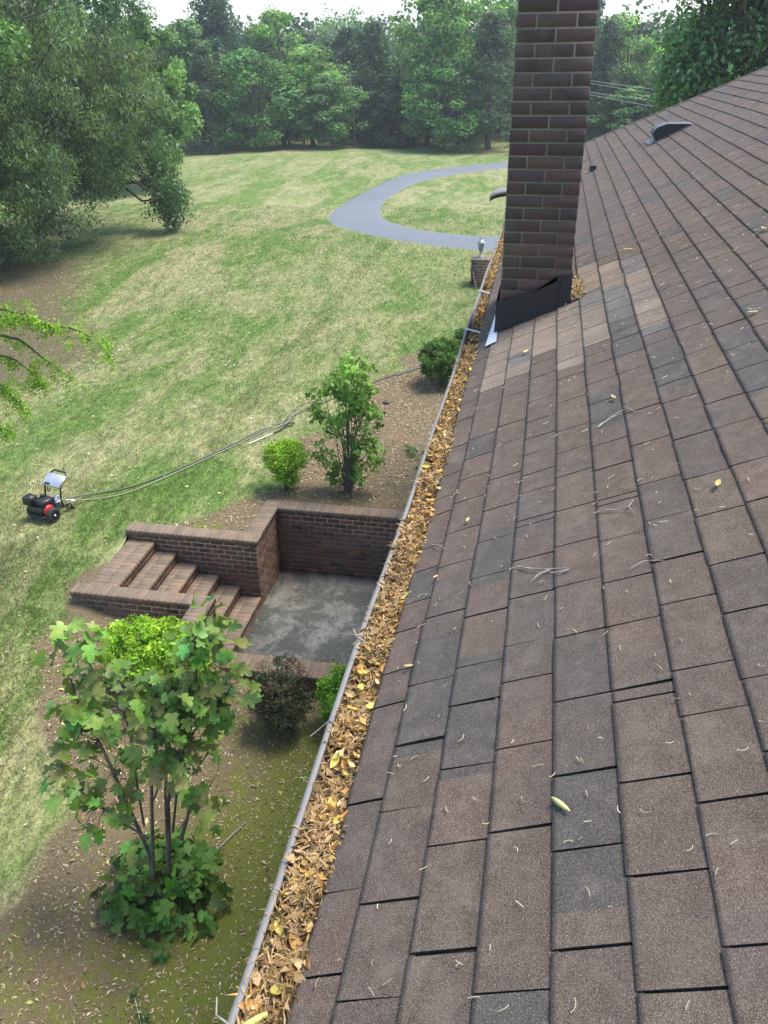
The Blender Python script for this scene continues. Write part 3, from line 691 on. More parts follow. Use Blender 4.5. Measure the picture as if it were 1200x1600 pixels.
# debris beside the chimney
A = Acc(); n = 500; u = 5.0+.5*rng.random(n)**1.5; v = .31+.07*rng.random(n); a, b_, c = frames(n, S(0, 0, 1.), tilt=.8); s_ = rng.uniform(.012, .035, n)[:, None]
scatter(A, *LEAF, RP(u, v, .015+.035*rng.random(n)*(v > .33)), a*s_*.4, b_*s_, c*s_, LC[rng.integers(len(LC), size=n)]*.8)
tag(A.build('leaf_debris', M['litter']), 'brown needles heaped against the chimney base', 'debris', kind='stuff')

# ------------------------------------------------------------------ ground litter
A = Acc()
def glit(n, xr, yr, s0, s1, cols, cond=None, ar=.4, T=LEAF, zo=.006, tilt=.35):
    x = rng.uniform(*xr, n); y = yr[0]+(yr[1]-yr[0])*rng.random(n)
    mu, mo, un = masks(x, y); ok = rng.random(n) < np.clip(mu*1.2-.1, 0, 1)
    ok &= ~((x > 7.85) & (x < 10.85) & (y < 4.1)) & ~((x > 7.95) & (x < 9.8) & (y < 6.0))
    if cond is not None: ok &= cond(x, y)
    x, y = x[ok], y[ok]; n = len(x); a, b_, c = frames(n, S(0, 0, 1.), tilt=tilt); s_ = rng.uniform(s0, s1, n)[:, None]
    scatter(A, T[0], T[1], np.column_stack([x, y, ground_z(x, y)+zo]), a*s_*ar, b_*s_, c*s_, cols[rng.integers(len(cols), size=n)]*rng.uniform(.6, 1.15, (n, 1)))
GC = np.array([(.56,.44,.28), (.44,.33,.20), (.62,.52,.35), (.36,.26,.15), (.28,.19,.11)])
glit(17000, (2.4, 8.4), (.2, 6.6), .025, .062, GC*1.15, ar=.28)
glit(2500, (2.4, 8.4), (.2, 6.6), .02, .05, GC*.55, ar=.6)
glit(520, (2.4, 8.4), (.2, 6.0), .05, .09, np.array([(.62,.52,.34), (.60,.38,.15), (.60,.56,.2)]), ar=.5)
glit(26000, (9.6, 20), (.2, 6.5), .03, .07, GC, ar=.4)
n = 9000; x = rng.uniform(13, 34, n); y = rng.uniform(8, 22, n); u_ = masks(x, y)[2]; ok = rng.random(n) < u_; x, y = x[ok], y[ok]; n = len(x); a, b_, c = frames(n, S(0, 0, 1.), tilt=.35); s_ = rng.uniform(.05, .10, n)[:, None]
scatter(A, *LEAF, np.column_stack([x, y, ground_z(x, y)+.01]), a*s_*.4, b_*s_, c*s_, GC[rng.integers(5, size=n)]*rng.uniform(.4, 1.0, (n, 1)))
x = rng.uniform(8.25, 10.5, 1500); y = rng.uniform(.3, 3.8, 1500); ok = rng.random(1500) < .15+.85*np.exp(-(3.8-y)*5)+.6*np.exp(-(10.55-x)*9); x, y = x[ok], y[ok]; n = len(x)
a, b_, c = frames(n, S(0, 0, 1.), tilt=.3); s_ = rng.uniform(.02, .05, n)[:, None]
scatter(A, *LEAF, np.column_stack([x, y, np.full(n, -1.182)]), a*s_*.4, b_*s_, c*s_, GC[rng.integers(5, size=n)]*.7)
n = 1600; x = 3+26*rng.random(n)**1.3; y = rng.uniform(3, 16, n); ok = (masks(x, y)[0] < .1) & ~inroad(x, y) & ~((x > 7.9) & (x < 9.9) & (y < 6.1)) & (y > 4.4); x, y = x[ok], y[ok]; n = len(x)
a, b_, c = frames(n, S(0, 0, 1.), tilt=.3); s_ = rng.uniform(.03, .06, n)[:, None]*(1+.03*x[:, None]); scatter(A, *LEAF, np.column_stack([x, y, ground_z(x, y)+.03]), a*s_*.4, b_*s_, c*s_, GC[rng.integers(3, size=n)]*1.1)
tag(A.build('leaf_litter', M['litter']), 'pale leaf and wood chip litter over the bare soil', 'leaf litter', kind='stuff')

# ------------------------------------------------------------------ shrubs and trees
def clumps(acc, cen, rad, n, size, ar, col0, jit=.25, T=LEAF, up=.5, tilt=.6, droop=0., shell=.5, squash=.8, csize=None):
    cen = np.asarray(cen, float); m_ = len(cen); rad = np.broadcast_to(rad, (m_,)); nn = np.maximum(3, (n*np.ones(m_)).astype(int))
    idx = np.repeat(np.arange(m_), nn); N = len(idx); d = unit(rng.normal(size=(N, 3))); r = (shell+(1-shell)*rng.random(N)**.6)
    P = cen[idx]+d*(rad[idx]*r)[:, None]*S(1, 1, squash)
    Nn = unit(d+S(0, 0, up)); A_, B_, C_ = frames(N, Nn, tilt=tilt)
    if droop: 
        B_ = unit(B_*(1-droop)+S(0, 0, -1)*droop+.3*rng.normal(size=(N, 3))*(1-droop)); A_ = unit(np.cross(B_, C_)); C_ = np.cross(A_, B_)
    s_ = rng.uniform(.7, 1.3, N)*size
    cj = np.asarray(col0)*(1+jit*rng.normal(size=(m_, 1))*.8)*(1+.10*jit*rng.normal(size=(m_, 3)))
    C = np.clip(cj[idx]*(1+jit*.7*rng.normal(size=(N, 1))), .008, .9)
    scatter(acc, T[0], T[1], P, A_*(s_*ar)[:, None], B_*s_[:, None], C_*s_[:, None], C)
def limbs(acc, base, cen, r0, n=6, sub=5, wob_=.12):
    """limbs from a trunk line to clump centres"""
    base = np.asarray(base, float)
    for c in cen:
        s0 = base[min(len(base)-1, max(0, int(len(base)*random.uniform(.25, .8))))]
        q = np.linspace(0, 1, sub)[:, None]; p = s0+(c-s0)*q; p[:, 2] += np.linalg.norm(c-s0)*.12*np.sin(q[:, 0]*3.1)*random.uniform(-.6, 1)
        p[1:-1] += rng.normal(size=(sub-2, 3))*wob_*np.linalg.norm(c-s0)*.3
        acc.tube(p, np.linspace(r0, r0*.25, sub), n, cap=False)
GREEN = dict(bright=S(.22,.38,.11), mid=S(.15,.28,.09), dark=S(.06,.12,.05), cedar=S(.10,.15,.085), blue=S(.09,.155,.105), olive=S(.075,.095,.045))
def decid(h, wid, gcol, lh=.12, K=60, nl=150, ls=.3, seed=0):
    tr, cr = Acc(), Acc()
    P = np.array([(0, 0, -.4), (.05*wid*random.uniform(-1, 1), .03*wid, h*.3), (.06*wid*random.uniform(-1, 1), -.04*wid, h*.6), (0, 0, h*.9)])
    q = np.linspace(0, 3, 12); base = np.column_stack([np.interp(q, range(4), P[:, i]) for i in range(3)]); tr.tube(base, np.linspace(h*.02, h*.004, 12), 8)
    cen = []
    while len(cen) < K:
        z = random.uniform(lh, .97); rr = wid*.5*math.sin(math.pi*min(1, ((z-lh)/(1-lh))**.75*.93+.07))**.6*random.uniform(.45, 1)
        a = random.random()*6.28; cen.append((rr*math.cos(a), rr*math.sin(a), z*h))
    cen = np.array(cen); limbs(tr, base, cen[:26], h*.006, 5)
    clumps(cr, cen, rng.uniform(.08, .16, K)*wid, nl, ls, .7, gcol, .3, up=.7)
    return tr, cr
def conif(h, wid, gcol, lh=.04, K=110, nl=70, ls=.3):
    tr, cr = Acc(), Acc(); base = np.column_stack([np.zeros(8), np.zeros(8), np.linspace(-.4, h, 8)]); tr.tube(base, np.linspace(h*.018, .02, 8), 7)
    cen = []
    for i in range(K):
        z = lh+(1-lh)*(i/K); rr = wid*.5*((1-z)**.7)*random.uniform(.35, 1)*(1+.3*math.sin(z*23)); a = i*2.4+random.random(); cen.append((rr*math.cos(a), rr*math.sin(a), z*h))
    cen = np.array(cen); limbs(tr, base, cen[::5], h*.004, 4)
    clumps(cr, cen, rng.uniform(.07, .13, K)*wid, nl, ls, .35, gcol, .28, up=.2, droop=.3, squash=.9)
    return tr, cr
def bare(h, wid, green=.25):
    tr, cr = Acc(), Acc(); tips = []
    def br(p, d, L, r, lev):
        pts = [p]; 
        for j in range(4):
            d = unit(d+rng.normal(size=3)*.13+S(0, 0, .06)); p = p+d*L/4; pts.append(p)
        tr.tube(np.array(pts), np.linspace(r, r*.6, 5), 5 if lev < 2 else 3, cap=False)
        if lev >= 4: tips.append(p); return
        for j in range(3 if lev < 3 else 4):
            a = unit(rng.normal(size=3)*S(1, 1, .5)); br(pts[random.randint(2, 4)], unit(d+a*.62), L*random.uniform(.55, .78), r*.55, lev+1)
    br(S(0, 0, -.3), S(0, 0, 1.), h*.38, h*.016, 0)
    T = np.array(tips); sub = T[rng.random(len(T)) < green]; clumps(cr, sub, h*.05, 14, .22, .6, GREEN['mid']*1.1, .3)
    return tr, cr
def tree_thing(accs, loc, label, group=None, name='tree', cat='tree', barkm='bark', leafm='leaf', smooth=False):
    r = empty(name, loc, label, cat, group); accs[0].build('trunk', M[barkm], r); 
    if accs[1].n: accs[1].build('crown', M[leafm], r)
    return r
# --- prototypes for the wood at the far end of the lawn
random.seed(3)
TL = 'trees along the far edge of the lawn'
def zz(x, y): return float(ground_z(x, y))-.05
protos = {}
def place(kind, px, X, hpx_top, wm, label, name=None):
    """tree whose foot is at distance X in image column px, its top reaching row hpx_top"""
    d = MR @ np.array([px-600, 800-222, -F]); y = d[1]/d[0]*X
    e = MR @ np.array([px-600, 800-hpx_top, -F]); ztop = H+e[2]/e[0]*X
    h = (ztop-zz(X, y))*1.14
    key = kind
    if key not in protos: protos[key] = []
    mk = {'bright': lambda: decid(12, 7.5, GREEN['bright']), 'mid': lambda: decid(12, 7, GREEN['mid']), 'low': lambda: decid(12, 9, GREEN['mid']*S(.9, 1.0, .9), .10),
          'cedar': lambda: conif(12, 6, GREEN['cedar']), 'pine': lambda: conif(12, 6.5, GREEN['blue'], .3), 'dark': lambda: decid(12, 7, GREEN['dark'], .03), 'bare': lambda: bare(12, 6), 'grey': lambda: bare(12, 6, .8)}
    P = protos[key]; lim = {'bright': 3, 'mid': 3, 'low': 2, 'cedar': 3, 'pine': 2, 'dark': 3, 'bare': 2, 'grey': 2}[kind]
    nm = {'bright': 'broadleaf_tree', 'mid': 'broadleaf_tree', 'low': 'broadleaf_tree', 'cedar': 'cedar_tree', 'pine': 'pine_tree', 'dark': 'broadleaf_tree', 'bare': 'bare_tree', 'grey': 'bare_tree'}[kind]
    s_ = h/12; base_w = {'bright': 7.5, 'mid': 7, 'low': 9, 'cedar': 6, 'pine': 6.5, 'dark': 7, 'bare': 7, 'grey': 7}[kind]; sx = wm/base_w
    if len(P) < lim:
        o = tree_thing(mk[kind](), (X, y, zz(X, y)), label, TL, nm, 'tree', 'bark_grey' if kind in ('bare', 'grey') else 'bark'); P.append(o); o.rotation_euler = (0, 0, random.random()*6); o.scale = (sx, sx, s_)
    else:
        o = copy_tree(random.choice(P), None, (X, y, zz(X, y)), random.random()*6, (sx, sx, s_)); tag(o, label, 'tree', TL)
    return o
W = 'tree in the far wood, '
for k_, px, X, top, wm, lb in [
    ('mid', 300, 66, 60, 7, 'mid green tree at the left end of the far wood, beside the big near trees'),
    ('pine', 352, 70, 6, 8.5, 'tall grey green pine standing right of the big near trees'),
    ('cedar', 330, 64, 95, 5, 'low dusky cedar in front of the tall grey green pine'),
    ('low', 398, 65, 100, 7.5, 'round low tree with a pale trunk at the lawn edge, left in the far wood'),
    ('bright', 445, 70, 46, 7, 'bright green rounded tree right of the tall grey green pine'),
    ('bright', 490, 68, 95, 6.5, 'lower bright green tree leaning over the lawn left of the bare grey tree'),
    ('grey', 540, 72, 70, 7.5, 'half leafed grey tree in the middle of the far wood'),
    ('mid', 520, 66, 130, 5.5, 'small mid green tree at the foot of the half leafed grey tree'),
    ('cedar', 588, 72, 60, 6.5, 'dark cedar right of the half leafed grey tree'),
    ('bare', 640, 71, 8, 9, 'leafless grey tree with arching branches left of the tall bright green trees'),
    ('dark', 605, 68, 130, 5, 'dark small tree under the leafless grey tree'),
    ('bright', 668, 70, 18, 7, 'tall bright green tree right of the leafless grey tree'),
    ('bright', 715, 69, -25, 8, 'tallest bright green tree of the far wood'),
    ('low', 690, 65, 110, 7, 'spreading light green tree in front of the tallest bright green tree'),
    ('cedar', 762, 66, 48, 7.5, 'broad grey green cedar left of the chimney'),
    ('mid', 790, 74, 10, 6, 'leafy tree top just left of the chimney'),
    ('cedar', 934, 68, 60, 5.5, 'narrow cedar just right of the chimney'),
    ('bright', 962, 70, 52, 6, 'bright green tree right of the narrow cedar'),
    ('bare', 1005, 72, 50, 9, 'leafless pale tree behind the roof edge'),
    ('mid', 985, 66, 150, 6, 'low leafy tree behind the roof edge near the wires'),
    ('cedar', 1020, 66, 130, 6, 'dark low cedar behind the roof edge near the wires'),
    ('grey', 432, 84, 4, 5, 'thin sparse tree top rising against the sky right of the tall grey green pine'),
    ('grey', 552, 86, -12, 6, 'thin leafy tree top rising against the sky in the middle'),
    ('grey', 590, 84, -5, 8, 'sparse tree crown against the sky left of the tall bright green trees'),
    ('pine', 905, 80, -20, 6, 'dark pine showing both sides of the chimney top'),
    ('grey', 500, 86, 28, 8, 'sparse tree crown against the bright gap of sky'),
    ('cedar', 1060, 76, 60, 6, 'cedar mostly behind the near leafy branches at the right')]:
    place(k_, px, X, top, wm, lb)
SR = ['behind the leftmost green tree', 'left behind the tall grey green pine', 'right behind the tall grey green pine', 'left behind the round low tree', 'behind the round low tree',
      'behind the bright green rounded tree', 'behind the lower bright green tree', 'left behind the half leafed grey tree', 'right behind the half leafed grey tree', 'behind the dark cedar',
      'left behind the leafless grey tree', 'right behind the leafless grey tree', 'left behind the tallest bright green tree', 'right behind the tallest bright green tree', 'behind the broad cedar',
      'hidden by the chimney, left half', 'hidden by the chimney, right half', 'behind the narrow cedar', 'behind the leafless pale tree', 'right of the leafless pale tree', 'behind the near branches at the right', 'farthest right behind the roof']
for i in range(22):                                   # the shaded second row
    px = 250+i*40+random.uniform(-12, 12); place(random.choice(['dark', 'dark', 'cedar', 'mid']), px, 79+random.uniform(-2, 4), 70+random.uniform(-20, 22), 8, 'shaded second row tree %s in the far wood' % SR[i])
# undergrowth and deep wood
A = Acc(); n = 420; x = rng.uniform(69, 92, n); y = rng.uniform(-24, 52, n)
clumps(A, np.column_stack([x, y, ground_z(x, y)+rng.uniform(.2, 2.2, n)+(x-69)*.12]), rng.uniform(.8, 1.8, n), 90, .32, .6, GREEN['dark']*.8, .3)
tag(A.build('undergrowth', M['leaf']), 'dark undergrowth filling the foot of the far wood', 'undergrowth', kind='stuff')
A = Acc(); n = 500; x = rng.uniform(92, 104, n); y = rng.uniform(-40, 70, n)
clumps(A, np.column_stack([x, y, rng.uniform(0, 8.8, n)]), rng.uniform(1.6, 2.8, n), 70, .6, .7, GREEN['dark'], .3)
tag(A.build('deep_wood', M['leaf']), 'dim mass of distant trees behind the far wood', 'wood', kind='stuff')
for i in range(26):                                   # thin trunks standing at the edge
    px = 300+i*20+random.uniform(-9, 9)
    d = MR @ np.array([px-600, 578, -F]); X = 69+random.random()*3; y = d[1]/d[0]*X; A = Acc(); hh = random.uniform(2.5, 5)
    A.tube(np.array([(X, y, zz(X, y)-.2), (X+.1, y+random.uniform(-.2, .2), hh*.5), (X, y+random.uniform(-.5, .5), hh)]), [.10, .08, .04], 6)
    tag(A.build('tree_trunk', M['bark_grey']), 'thin pale sapling trunk at the shaded edge of the far wood', 'tree trunk', 'sapling trunks at the edge of the far wood')

# --- big trees on the left
def big_tree(loc, label, cells, size, ar, colr, nl, droop, barkm='bark', leafm='leaf_gloss', trunk_h=11, tr_r=.42, name='large_tree', T=LEAF, jit=.3):
    """cells: list of (x,y,z,rx,ry,rz,K) ellipsoids of clumps, coordinates relative to the foot"""
    tr, cr = Acc(), Acc(); base = np.column_stack([.3*np.sin(np.linspace(0, 3, 12)), .3*np.cos(np.linspace(0, 2, 12)), np.linspace(-1.5, trunk_h, 12)]); tr.tube(base, np.linspace(tr_r, tr_r*.3, 12), 10)
    allc = []
    for (x, y, z, rx, ry, rz, K) in cells:
        d = unit(rng.normal(size=(K, 3)))*(rng.uniform(.35, 1, K)[:, None]); c = S(x, y, z)+d*S(rx, ry, rz); allc.append(c)
    cen = np.vstack(allc); limbs(tr, base, cen[rng.permutation(len(cen))[:60]], tr_r*.22, 5)
    clumps(cr, cen, rng.uniform(.35, .8, len(cen)), nl, size, ar, colr, jit, T=T, droop=droop, up=.4, squash=.9)
    return tree_thing((tr, cr), loc, label, None, name, 'tree', barkm, leafm)
gl = lambda x, y: (x, y, zz(x, y))
big_tree(gl(27, 21.2), 'large grey green willow leaved tree filling the left, its drooping leaves hanging to the lawn',
         [(0, -3.0, 5.5, 4.2, 4.2, 4.0, 260), (-.5, -2.5, 2.2, 4.0, 3.2, 2.4, 150), (2.5, -5.8, 5.6, 2.0, 2.0, 1.7, 60), (-2, -5.0, 3.4, 1.6, 1.3, 1.2, 30), (3, -4.5, 3.4, 2.2, 1.4, 1.5, 55)], .17, .26, S(.145,.215,.085), 200, .5, jit=.5)
big_tree(gl(21, 20.2), 'dense dark green tree at the far left with bare shaded ground below it',
         [(0, -2.5, 6.5, 4.2, 4.0, 3.5, 170), (-.3, -1.5, 2.0, 3.5, 3.0, 2.4, 120)], .15, .5, S(.11,.22,.05), 190, .2, jit=.45)
big_tree(gl(33, 20.9), 'mid green tree with one hanging branch in front of the far lawn',
         [(0, -4.2, 3.3, 1.5, .9, 1.2, 26), (-1.2, -6.0, 1.5, .7, .55, .9, 22), (-.5, -5.3, 2.6, .9, .8, .8, 18), (0, -1, 7, 5, 4.5, 5, 170)], .15, .32, S(.075,.15,.05), 170, .4, jit=.4)
big_tree(gl(46, 25.8), 'bright green tree glowing behind the willow leaved tree',
         [(0, -3.2, 5.0, 3.2, 3.4, 4.4, 150)], .26, .6, GREEN['bright']*.85, 130, .3, leafm='leaf')
big_tree(gl(34, 27), 'dark tree top behind the large trees at the upper left',
         [(0, -4, 10, 6, 7, 5.5, 200)], .22, .5, GREEN['dark'], 130, .2)
# --- tree behind the ridge, upper right
big_tree((25, -4.9, -1.2), 'broad leaved tree rising behind the right end of the roof',
         [(0, -.6, 8.2, 2.4, 2.0, 2.6, 130), (-.3, 1.5, 7.0, 1.3, .75, 1.1, 40), (0, -3, 7.5, 3, 2.5, 3.5, 60), (0, 1.0, 9.6, 2.2, 1.9, 1.3, 60)], .17, .5, S(.13,.25,.09), 120, .25, jit=.4)

# --- locust branches reaching in from the left
def frond(acc, p, d, L, col_, ls=.05):
    n = int(L/.022); q = np.linspace(0, 1, n)[:, None]; pts = p+d*L*q+S(0, 0, -1)*L*.7*q**2
    acc_pts = np.vstack([pts, pts]); t_ = unit(np.gradient(pts, axis=0)); side = unit(np.cross(t_, S(0, 0, 1.)+.3*rng.normal(size=(n, 3))))
    B_ = np.vstack([unit(side+t_*.4+S(0, 0, -.35)), unit(-side+t_*.4+S(0, 0, -.35))]); N_ = unit(np.cross(B_, np.vstack([t_, t_]))+.3*rng.normal(size=(2*n, 3))); A_ = unit(np.cross(B_, N_))
    s_ = rng.uniform(.8, 1.15, (2*n, 1))*ls; scatter(acc, *LEAF, acc_pts, A_*s_*.55, B_*s_, N_*s_, np.clip(col_*rng.uniform(.75, 1.3, (2*n, 1)), 0, 1))
tr, cr = Acc(), Acc()
def pt(px, py, X): d = MR @ np.array([px-600, 800-py, -F]); p = d/d[0]*X; return S(p[0], p[1], p[2]+H)
lb_ = S(8.2, 10.5, -.35)
paths = [[(-260, 560), (-120, 500), (0, 492), (60, 505), (110, 512), (150, 530), (172, 560)], [(-160, 540), (-40, 545), (20, 560), (55, 585), (66, 600)], [(-200, 640), (-60, 600), (0, 600), (20, 620), (38, 640)], [(-150, 520), (-20, 520), (30, 530), (75, 565), (110, 590)], [(-220, 660), (-60, 640), (-20, 660), (10, 672)], [(-100, 500), (0, 482), (40, 492), (80, 508)]]
top_ = S(8.2, 10.3, 3.4)
for i, pth in enumerate(paths):
    P = np.array([pt(a, b_, 8.6+.12*j) for j, (a, b_) in enumerate(pth)]); q = np.linspace(0, len(P)-1, 26); P = np.column_stack([np.interp(q, range(len(P)), P[:, c_]) for c_ in range(3)])
    tr.tube(P, np.linspace(.03, .003, 26), 5)
    k0_ = 6; clumps(cr, P[k0_:]+rng.normal(size=(26-k0_, 3))*S(.1, .07, .05)-S(0, 0, .04), .085, 34 if i != 3 else 14, .042, .5, S(.27, .43, .045), .2, droop=.35, up=.6)
    for j in range(8, 26):
        for r_ in range(1): frond(cr, P[j], unit(unit(P[j]-P[j-2])*.7+rng.normal(size=3)*S(.55, .55, .25)), random.uniform(.10, .22), S(.27, .44, .04))
tr.tube(np.array([lb_, lb_+S(0, .1, 2), top_, S(8.4, 10.4, 6)]), [.12, .10, .08, .05], 10)
rt = empty('locust_tree', tuple(lb_), 'tree at the left edge reaching in with bright yellow green feathery branches', 'tree')
for a_, nm_, mt_ in ((tr, 'trunk', 'bark'), (cr, 'crown', 'leaf_lime')): o = a_.build(nm_, M[mt_], rt); o.location = -Vector(lb_)

# --- fig tree in the foreground
def figleaf(res=1):
    prof = [(0,0),(.14,-.08),(.31,-.03),(.44,.10),(.44,.23),(.27,.31),(.28,.37),(.42,.46),(.52,.60),(.46,.72),(.31,.70),(.19,.60),(.22,.78),(.16,.94),(0,1.04)]
    L_ = prof+[(-x, y) for x, y in prof[-2:0:-1]]
    V = [(x, y, .28*abs(x)-.34*y*y+.10*math.sin(9*x+3*y)*y) for x, y in L_]
    n = len(V); V.append((0, .35, -.05)); return V, [(i, (i+1) % n, n) for i in range(n)]
FIG = figleaf()
def fig_leaves(acc, P, Nn, size, col_, tilt=.5, out=None):
    n = len(P); N_ = unit(Nn+tilt*rng.normal(size=(n, 3))); R = (out if out is not None else 0)+.8*rng.normal(size=(n, 3)); B_ = unit(R-(R*N_).sum(1)[:, None]*N_); A_ = np.cross(B_, N_)
    s_ = rng.uniform(.6, 1.25, (n, 1))*size; scatter(acc, FIG[0], FIG[1], P, A_*s_, B_*s_, N_*s_, np.clip(col_*rng.uniform(.6, 1.5, (n, 1))*(1+.16*rng.normal(size=(n, 3))), .01, .9))
fb = S(4.62, 3.12, float(ground_z(4.62, 3.12)))
ft = empty('fig_tree', tuple(fb), 'young fig tree with lobed leaves and several slim stems in the foreground', 'tree')
tr, cr, bs = Acc(), Acc(), Acc()
FC = S(.215, .335, .075)
stems = [ # pixel paths with distance X
    ([(245,1400),(232,1330),(205,1270),(170,1190),(150,1150),(125,1110),(110,1060)], 4.55, .020),
    ([(240,1400),(238,1300),(236,1200),(240,1150),(243,1110),(246,1080)], 4.5, .019),
    ([(262,1400),(264,1310),(262,1250),(282,1190),(300,1110),(308,1040),(303,985)], 4.65, .024),
    ([(262,1330),(258,1240),(264,1160),(262,1110),(275,1070),(285,1050)], 4.6, .015),
    ([(232,1310),(190,1285),(150,1255),(110,1225),(93,1200)], 4.35, .012),
    ([(270,1300),(278,1220),(290,1160),(330,1110),(352,1090),(358,1075)], 4.7, .013),
    ([(240,1250),(255,1210),(285,1165),(300,1120)], 4.6, .009),
    ([(283,1310),(292,1280),(300,1245)], 4.6, .022),
    ([(278,1300),(300,1265),(322,1240),(340,1205),(342,1180)], 4.8, .006),
    ([(225,1290),(215,1230),(205,1150),(185,1090),(140,1040),(120,1000)], 4.7, .012)]
tips = []
for pth, X, r in stems:
    P = np.array([pt(a, b_, X+(.12*math.sin(j+X*9) if j else 0)) for j, (a, b_) in enumerate(pth)]); q = np.linspace(0, len(P)-1, 20); P = np.column_stack([np.interp(q, range(len(P)), P[:, c_]) for c_ in range(3)])
    tr.tube(P, np.linspace(r, r*.45, 20), 8); tips.append(P)
tr.tube(np.array([fb+S(0, 0, -.1), fb+S(0, -.02, .15), fb+S(.0, -.03, .3)]), [.05, .045, .03], 8)
def nodes(P, lo, n, spread, size, colr, per=6):
    for k_ in range(int(n*1.05)):
        p = P[int(lo+(19-lo)*random.random())]; q = p+rng.normal(size=(per, 3))*spread; out = unit(q-p+1e-4); fig_leaves(cr, q, S(0, 0, 1.)+out*.6, size, colr, .55, out*1.5)
        for e in q: tr.tube(np.array([p, (p+e)/2+S(0, 0, .02), e]), .003, 4, cap=False)
for i, (lo, n, sp__) in enumerate([(8, 12, .12), (9, 7, .11), (9, 14, .13), (9, 9, .12), (8, 7, .10), (12, 9, .11), (9, 5, .1), (99, 0, 0), (99, 0, 0), (10, 11, .13)]):
    if n: nodes(tips[i], lo, n, sp__*1.05, .128, FC)
# fuller outer masses seen in the photo
for (px, py, X, k_, sg) in [(130,995,4.6,7,.11),(100,1040,4.5,7,.12),(130,1090,4.6,6,.13),(165,1130,4.5,4,.11),(300,970,4.8,6,.12),(330,1010,4.9,5,.12),(262,1085,4.6,5,.12),(285,1090,4.7,6,.13),(200,1115,4.5,4,.11),(235,1165,4.5,4,.12),(325,985,4.85,6,.09),(345,1030,4.9,5,.09),(340,1110,4.8,4,.11),(150,1230,4.4,4,.11),(110,1250,4.4,3,.09),(200,1190,4.4,4,.11),(320,1190,4.9,5,.12),(330,1240,4.9,6,.12),(300,1260,4.9,6,.12),(325,1290,4.95,6,.12),(200,1260,4.5,4,.10)]:
    c = pt(px, py, X); q = c+rng.normal(size=(k_, 3))*sg; fig_leaves(cr, q, S(-.2, -.1, 1.), .14, FC, .65)
tr.build('trunk', M['fig_bark'], ft).location = -Vector(fb); cr.build('crown', M['leaf_gloss'], ft).location = -Vector(fb)
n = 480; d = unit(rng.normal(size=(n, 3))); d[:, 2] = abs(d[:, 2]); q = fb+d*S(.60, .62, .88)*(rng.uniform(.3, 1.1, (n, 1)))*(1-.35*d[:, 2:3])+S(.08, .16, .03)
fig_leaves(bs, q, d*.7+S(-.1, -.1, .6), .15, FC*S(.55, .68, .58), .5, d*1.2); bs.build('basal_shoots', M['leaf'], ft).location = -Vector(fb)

# --- shrubs
def shrub(name, label, loc, cells, size, ar, colr, nl, cat='shrub', stemsn=7, leafm='leaf', tilt=.6, up=.5, jit=.3, rad=(.05, .1), stem_r=.008, T=LEAF, droop=0):
    loc = np.array(loc); tr, cr = Acc(), Acc(); allc = []
    for (x, y, z, rx, ry, rz, K) in cells: allc.append(S(x, y, z)+unit(rng.normal(size=(K, 3)))*(rng.uniform(.55, 1, K)[:, None])*S(rx, ry, rz))
    cen = np.vstack(allc); cen[:, 2] = np.maximum(cen[:, 2], .04)
    pick = cen[rng.permutation(len(cen))[:stemsn*3]]
    for c in pick:
        s0 = rng.normal(size=3)*S(.03, .03, 0); p = s0+(c-s0)*np.linspace(0, 1, 6)[:, None]; p[1:-1] += rng.normal(size=(4, 3))*.02; p[1:4, :2] *= .75; tr.tube(p, np.linspace(stem_r, stem_r*.3, 6), 5, cap=False)
    clumps(cr, cen, rng.uniform(*rad, len(cen)), nl, size, ar, colr, jit, up=up, tilt=tilt, T=T, droop=droop)
    r = empty(name, tuple(loc), label, cat); tr.build('stems', M['fig_bark'], r); cr.build('foliage', M[leafm], r); return r
LIME = S(.36, .56, .055)
shrub('lime_bush', 'small round lime green bush beside the tall shrub above the patio wall', on(11.25, 3.82), [(0, 0, .60, .34, .36, .26, 170), (0, 0, .28, .2, .2, .2, 40)], .045, .5, LIME, 40, leafm='leaf_lime')
shrub('lime_bush', 'lime green bush glowing behind the fig tree leaves', on(7.0, 4.25), [(0, 0, .62, .42, .70, .44, 360), (0, 0, .25, .3, .4, .2, 60)], .05, .5, LIME*1.05, 40, leafm='leaf_lime')
shrub('lime_bush', 'lime green bush partly hidden by the gutter below the patio', on(7.35, 1.98), [(0, 0, .50, .33, .34, .42, 170)], .05, .5, LIME*S(.7, .85, 1), 40, leafm='leaf_lime')
shrub('barberry_bush', 'dark purple brown barberry bush in front of the patio kerb', on(7.15, 2.74), [(0, 0, .50, .38, .43, .30, 230), (0, 0, .2, .22, .24, .2, 30), (.1, .05, .85, .3, .3, .14, 30)], .028, .6, S(.10, .115, .06), 50, jit=.45, stemsn=16, stem_r=.005)
shrub('evergreen_bush', 'dark green mounded bush against the gutter beyond the patio', on(16.5, 1.9), [(0, 0, .55, .62, .55, .42, 240)], .06, .35, S(.12, .22, .05), 60, leafm='leaf')
shrub('evergreen_bush', 'second darker bush half hidden behind the mounded one at the gutter', on(17.4, 1.35), [(0, 0, .6, .6, .55, .45, 160)], .06, .35, S(.05, .11, .03), 60, leafm='leaf')
shrub('tall_shrub', 'tall loose lilac like shrub with many thin stems above the patio wall', on(11.35, 2.82), [(0, -.15, 1.95, .40, .36, .38, 40), (0, .10, 1.55, .45, .55, .4, 54), (0, -.35, 1.3, .25, .3, .3, 16), (-.05, -.35, .75, .28, .36, .3, 24), (0, .2, .8, .3, .35, .45, 20), (0, 0, .3, .3, .35, .2, 18)], .095, .62, S(.22, .38, .08), 12, stemsn=16, rad=(.06, .12), stem_r=.011, tilt=.8, up=.3, droop=.2)
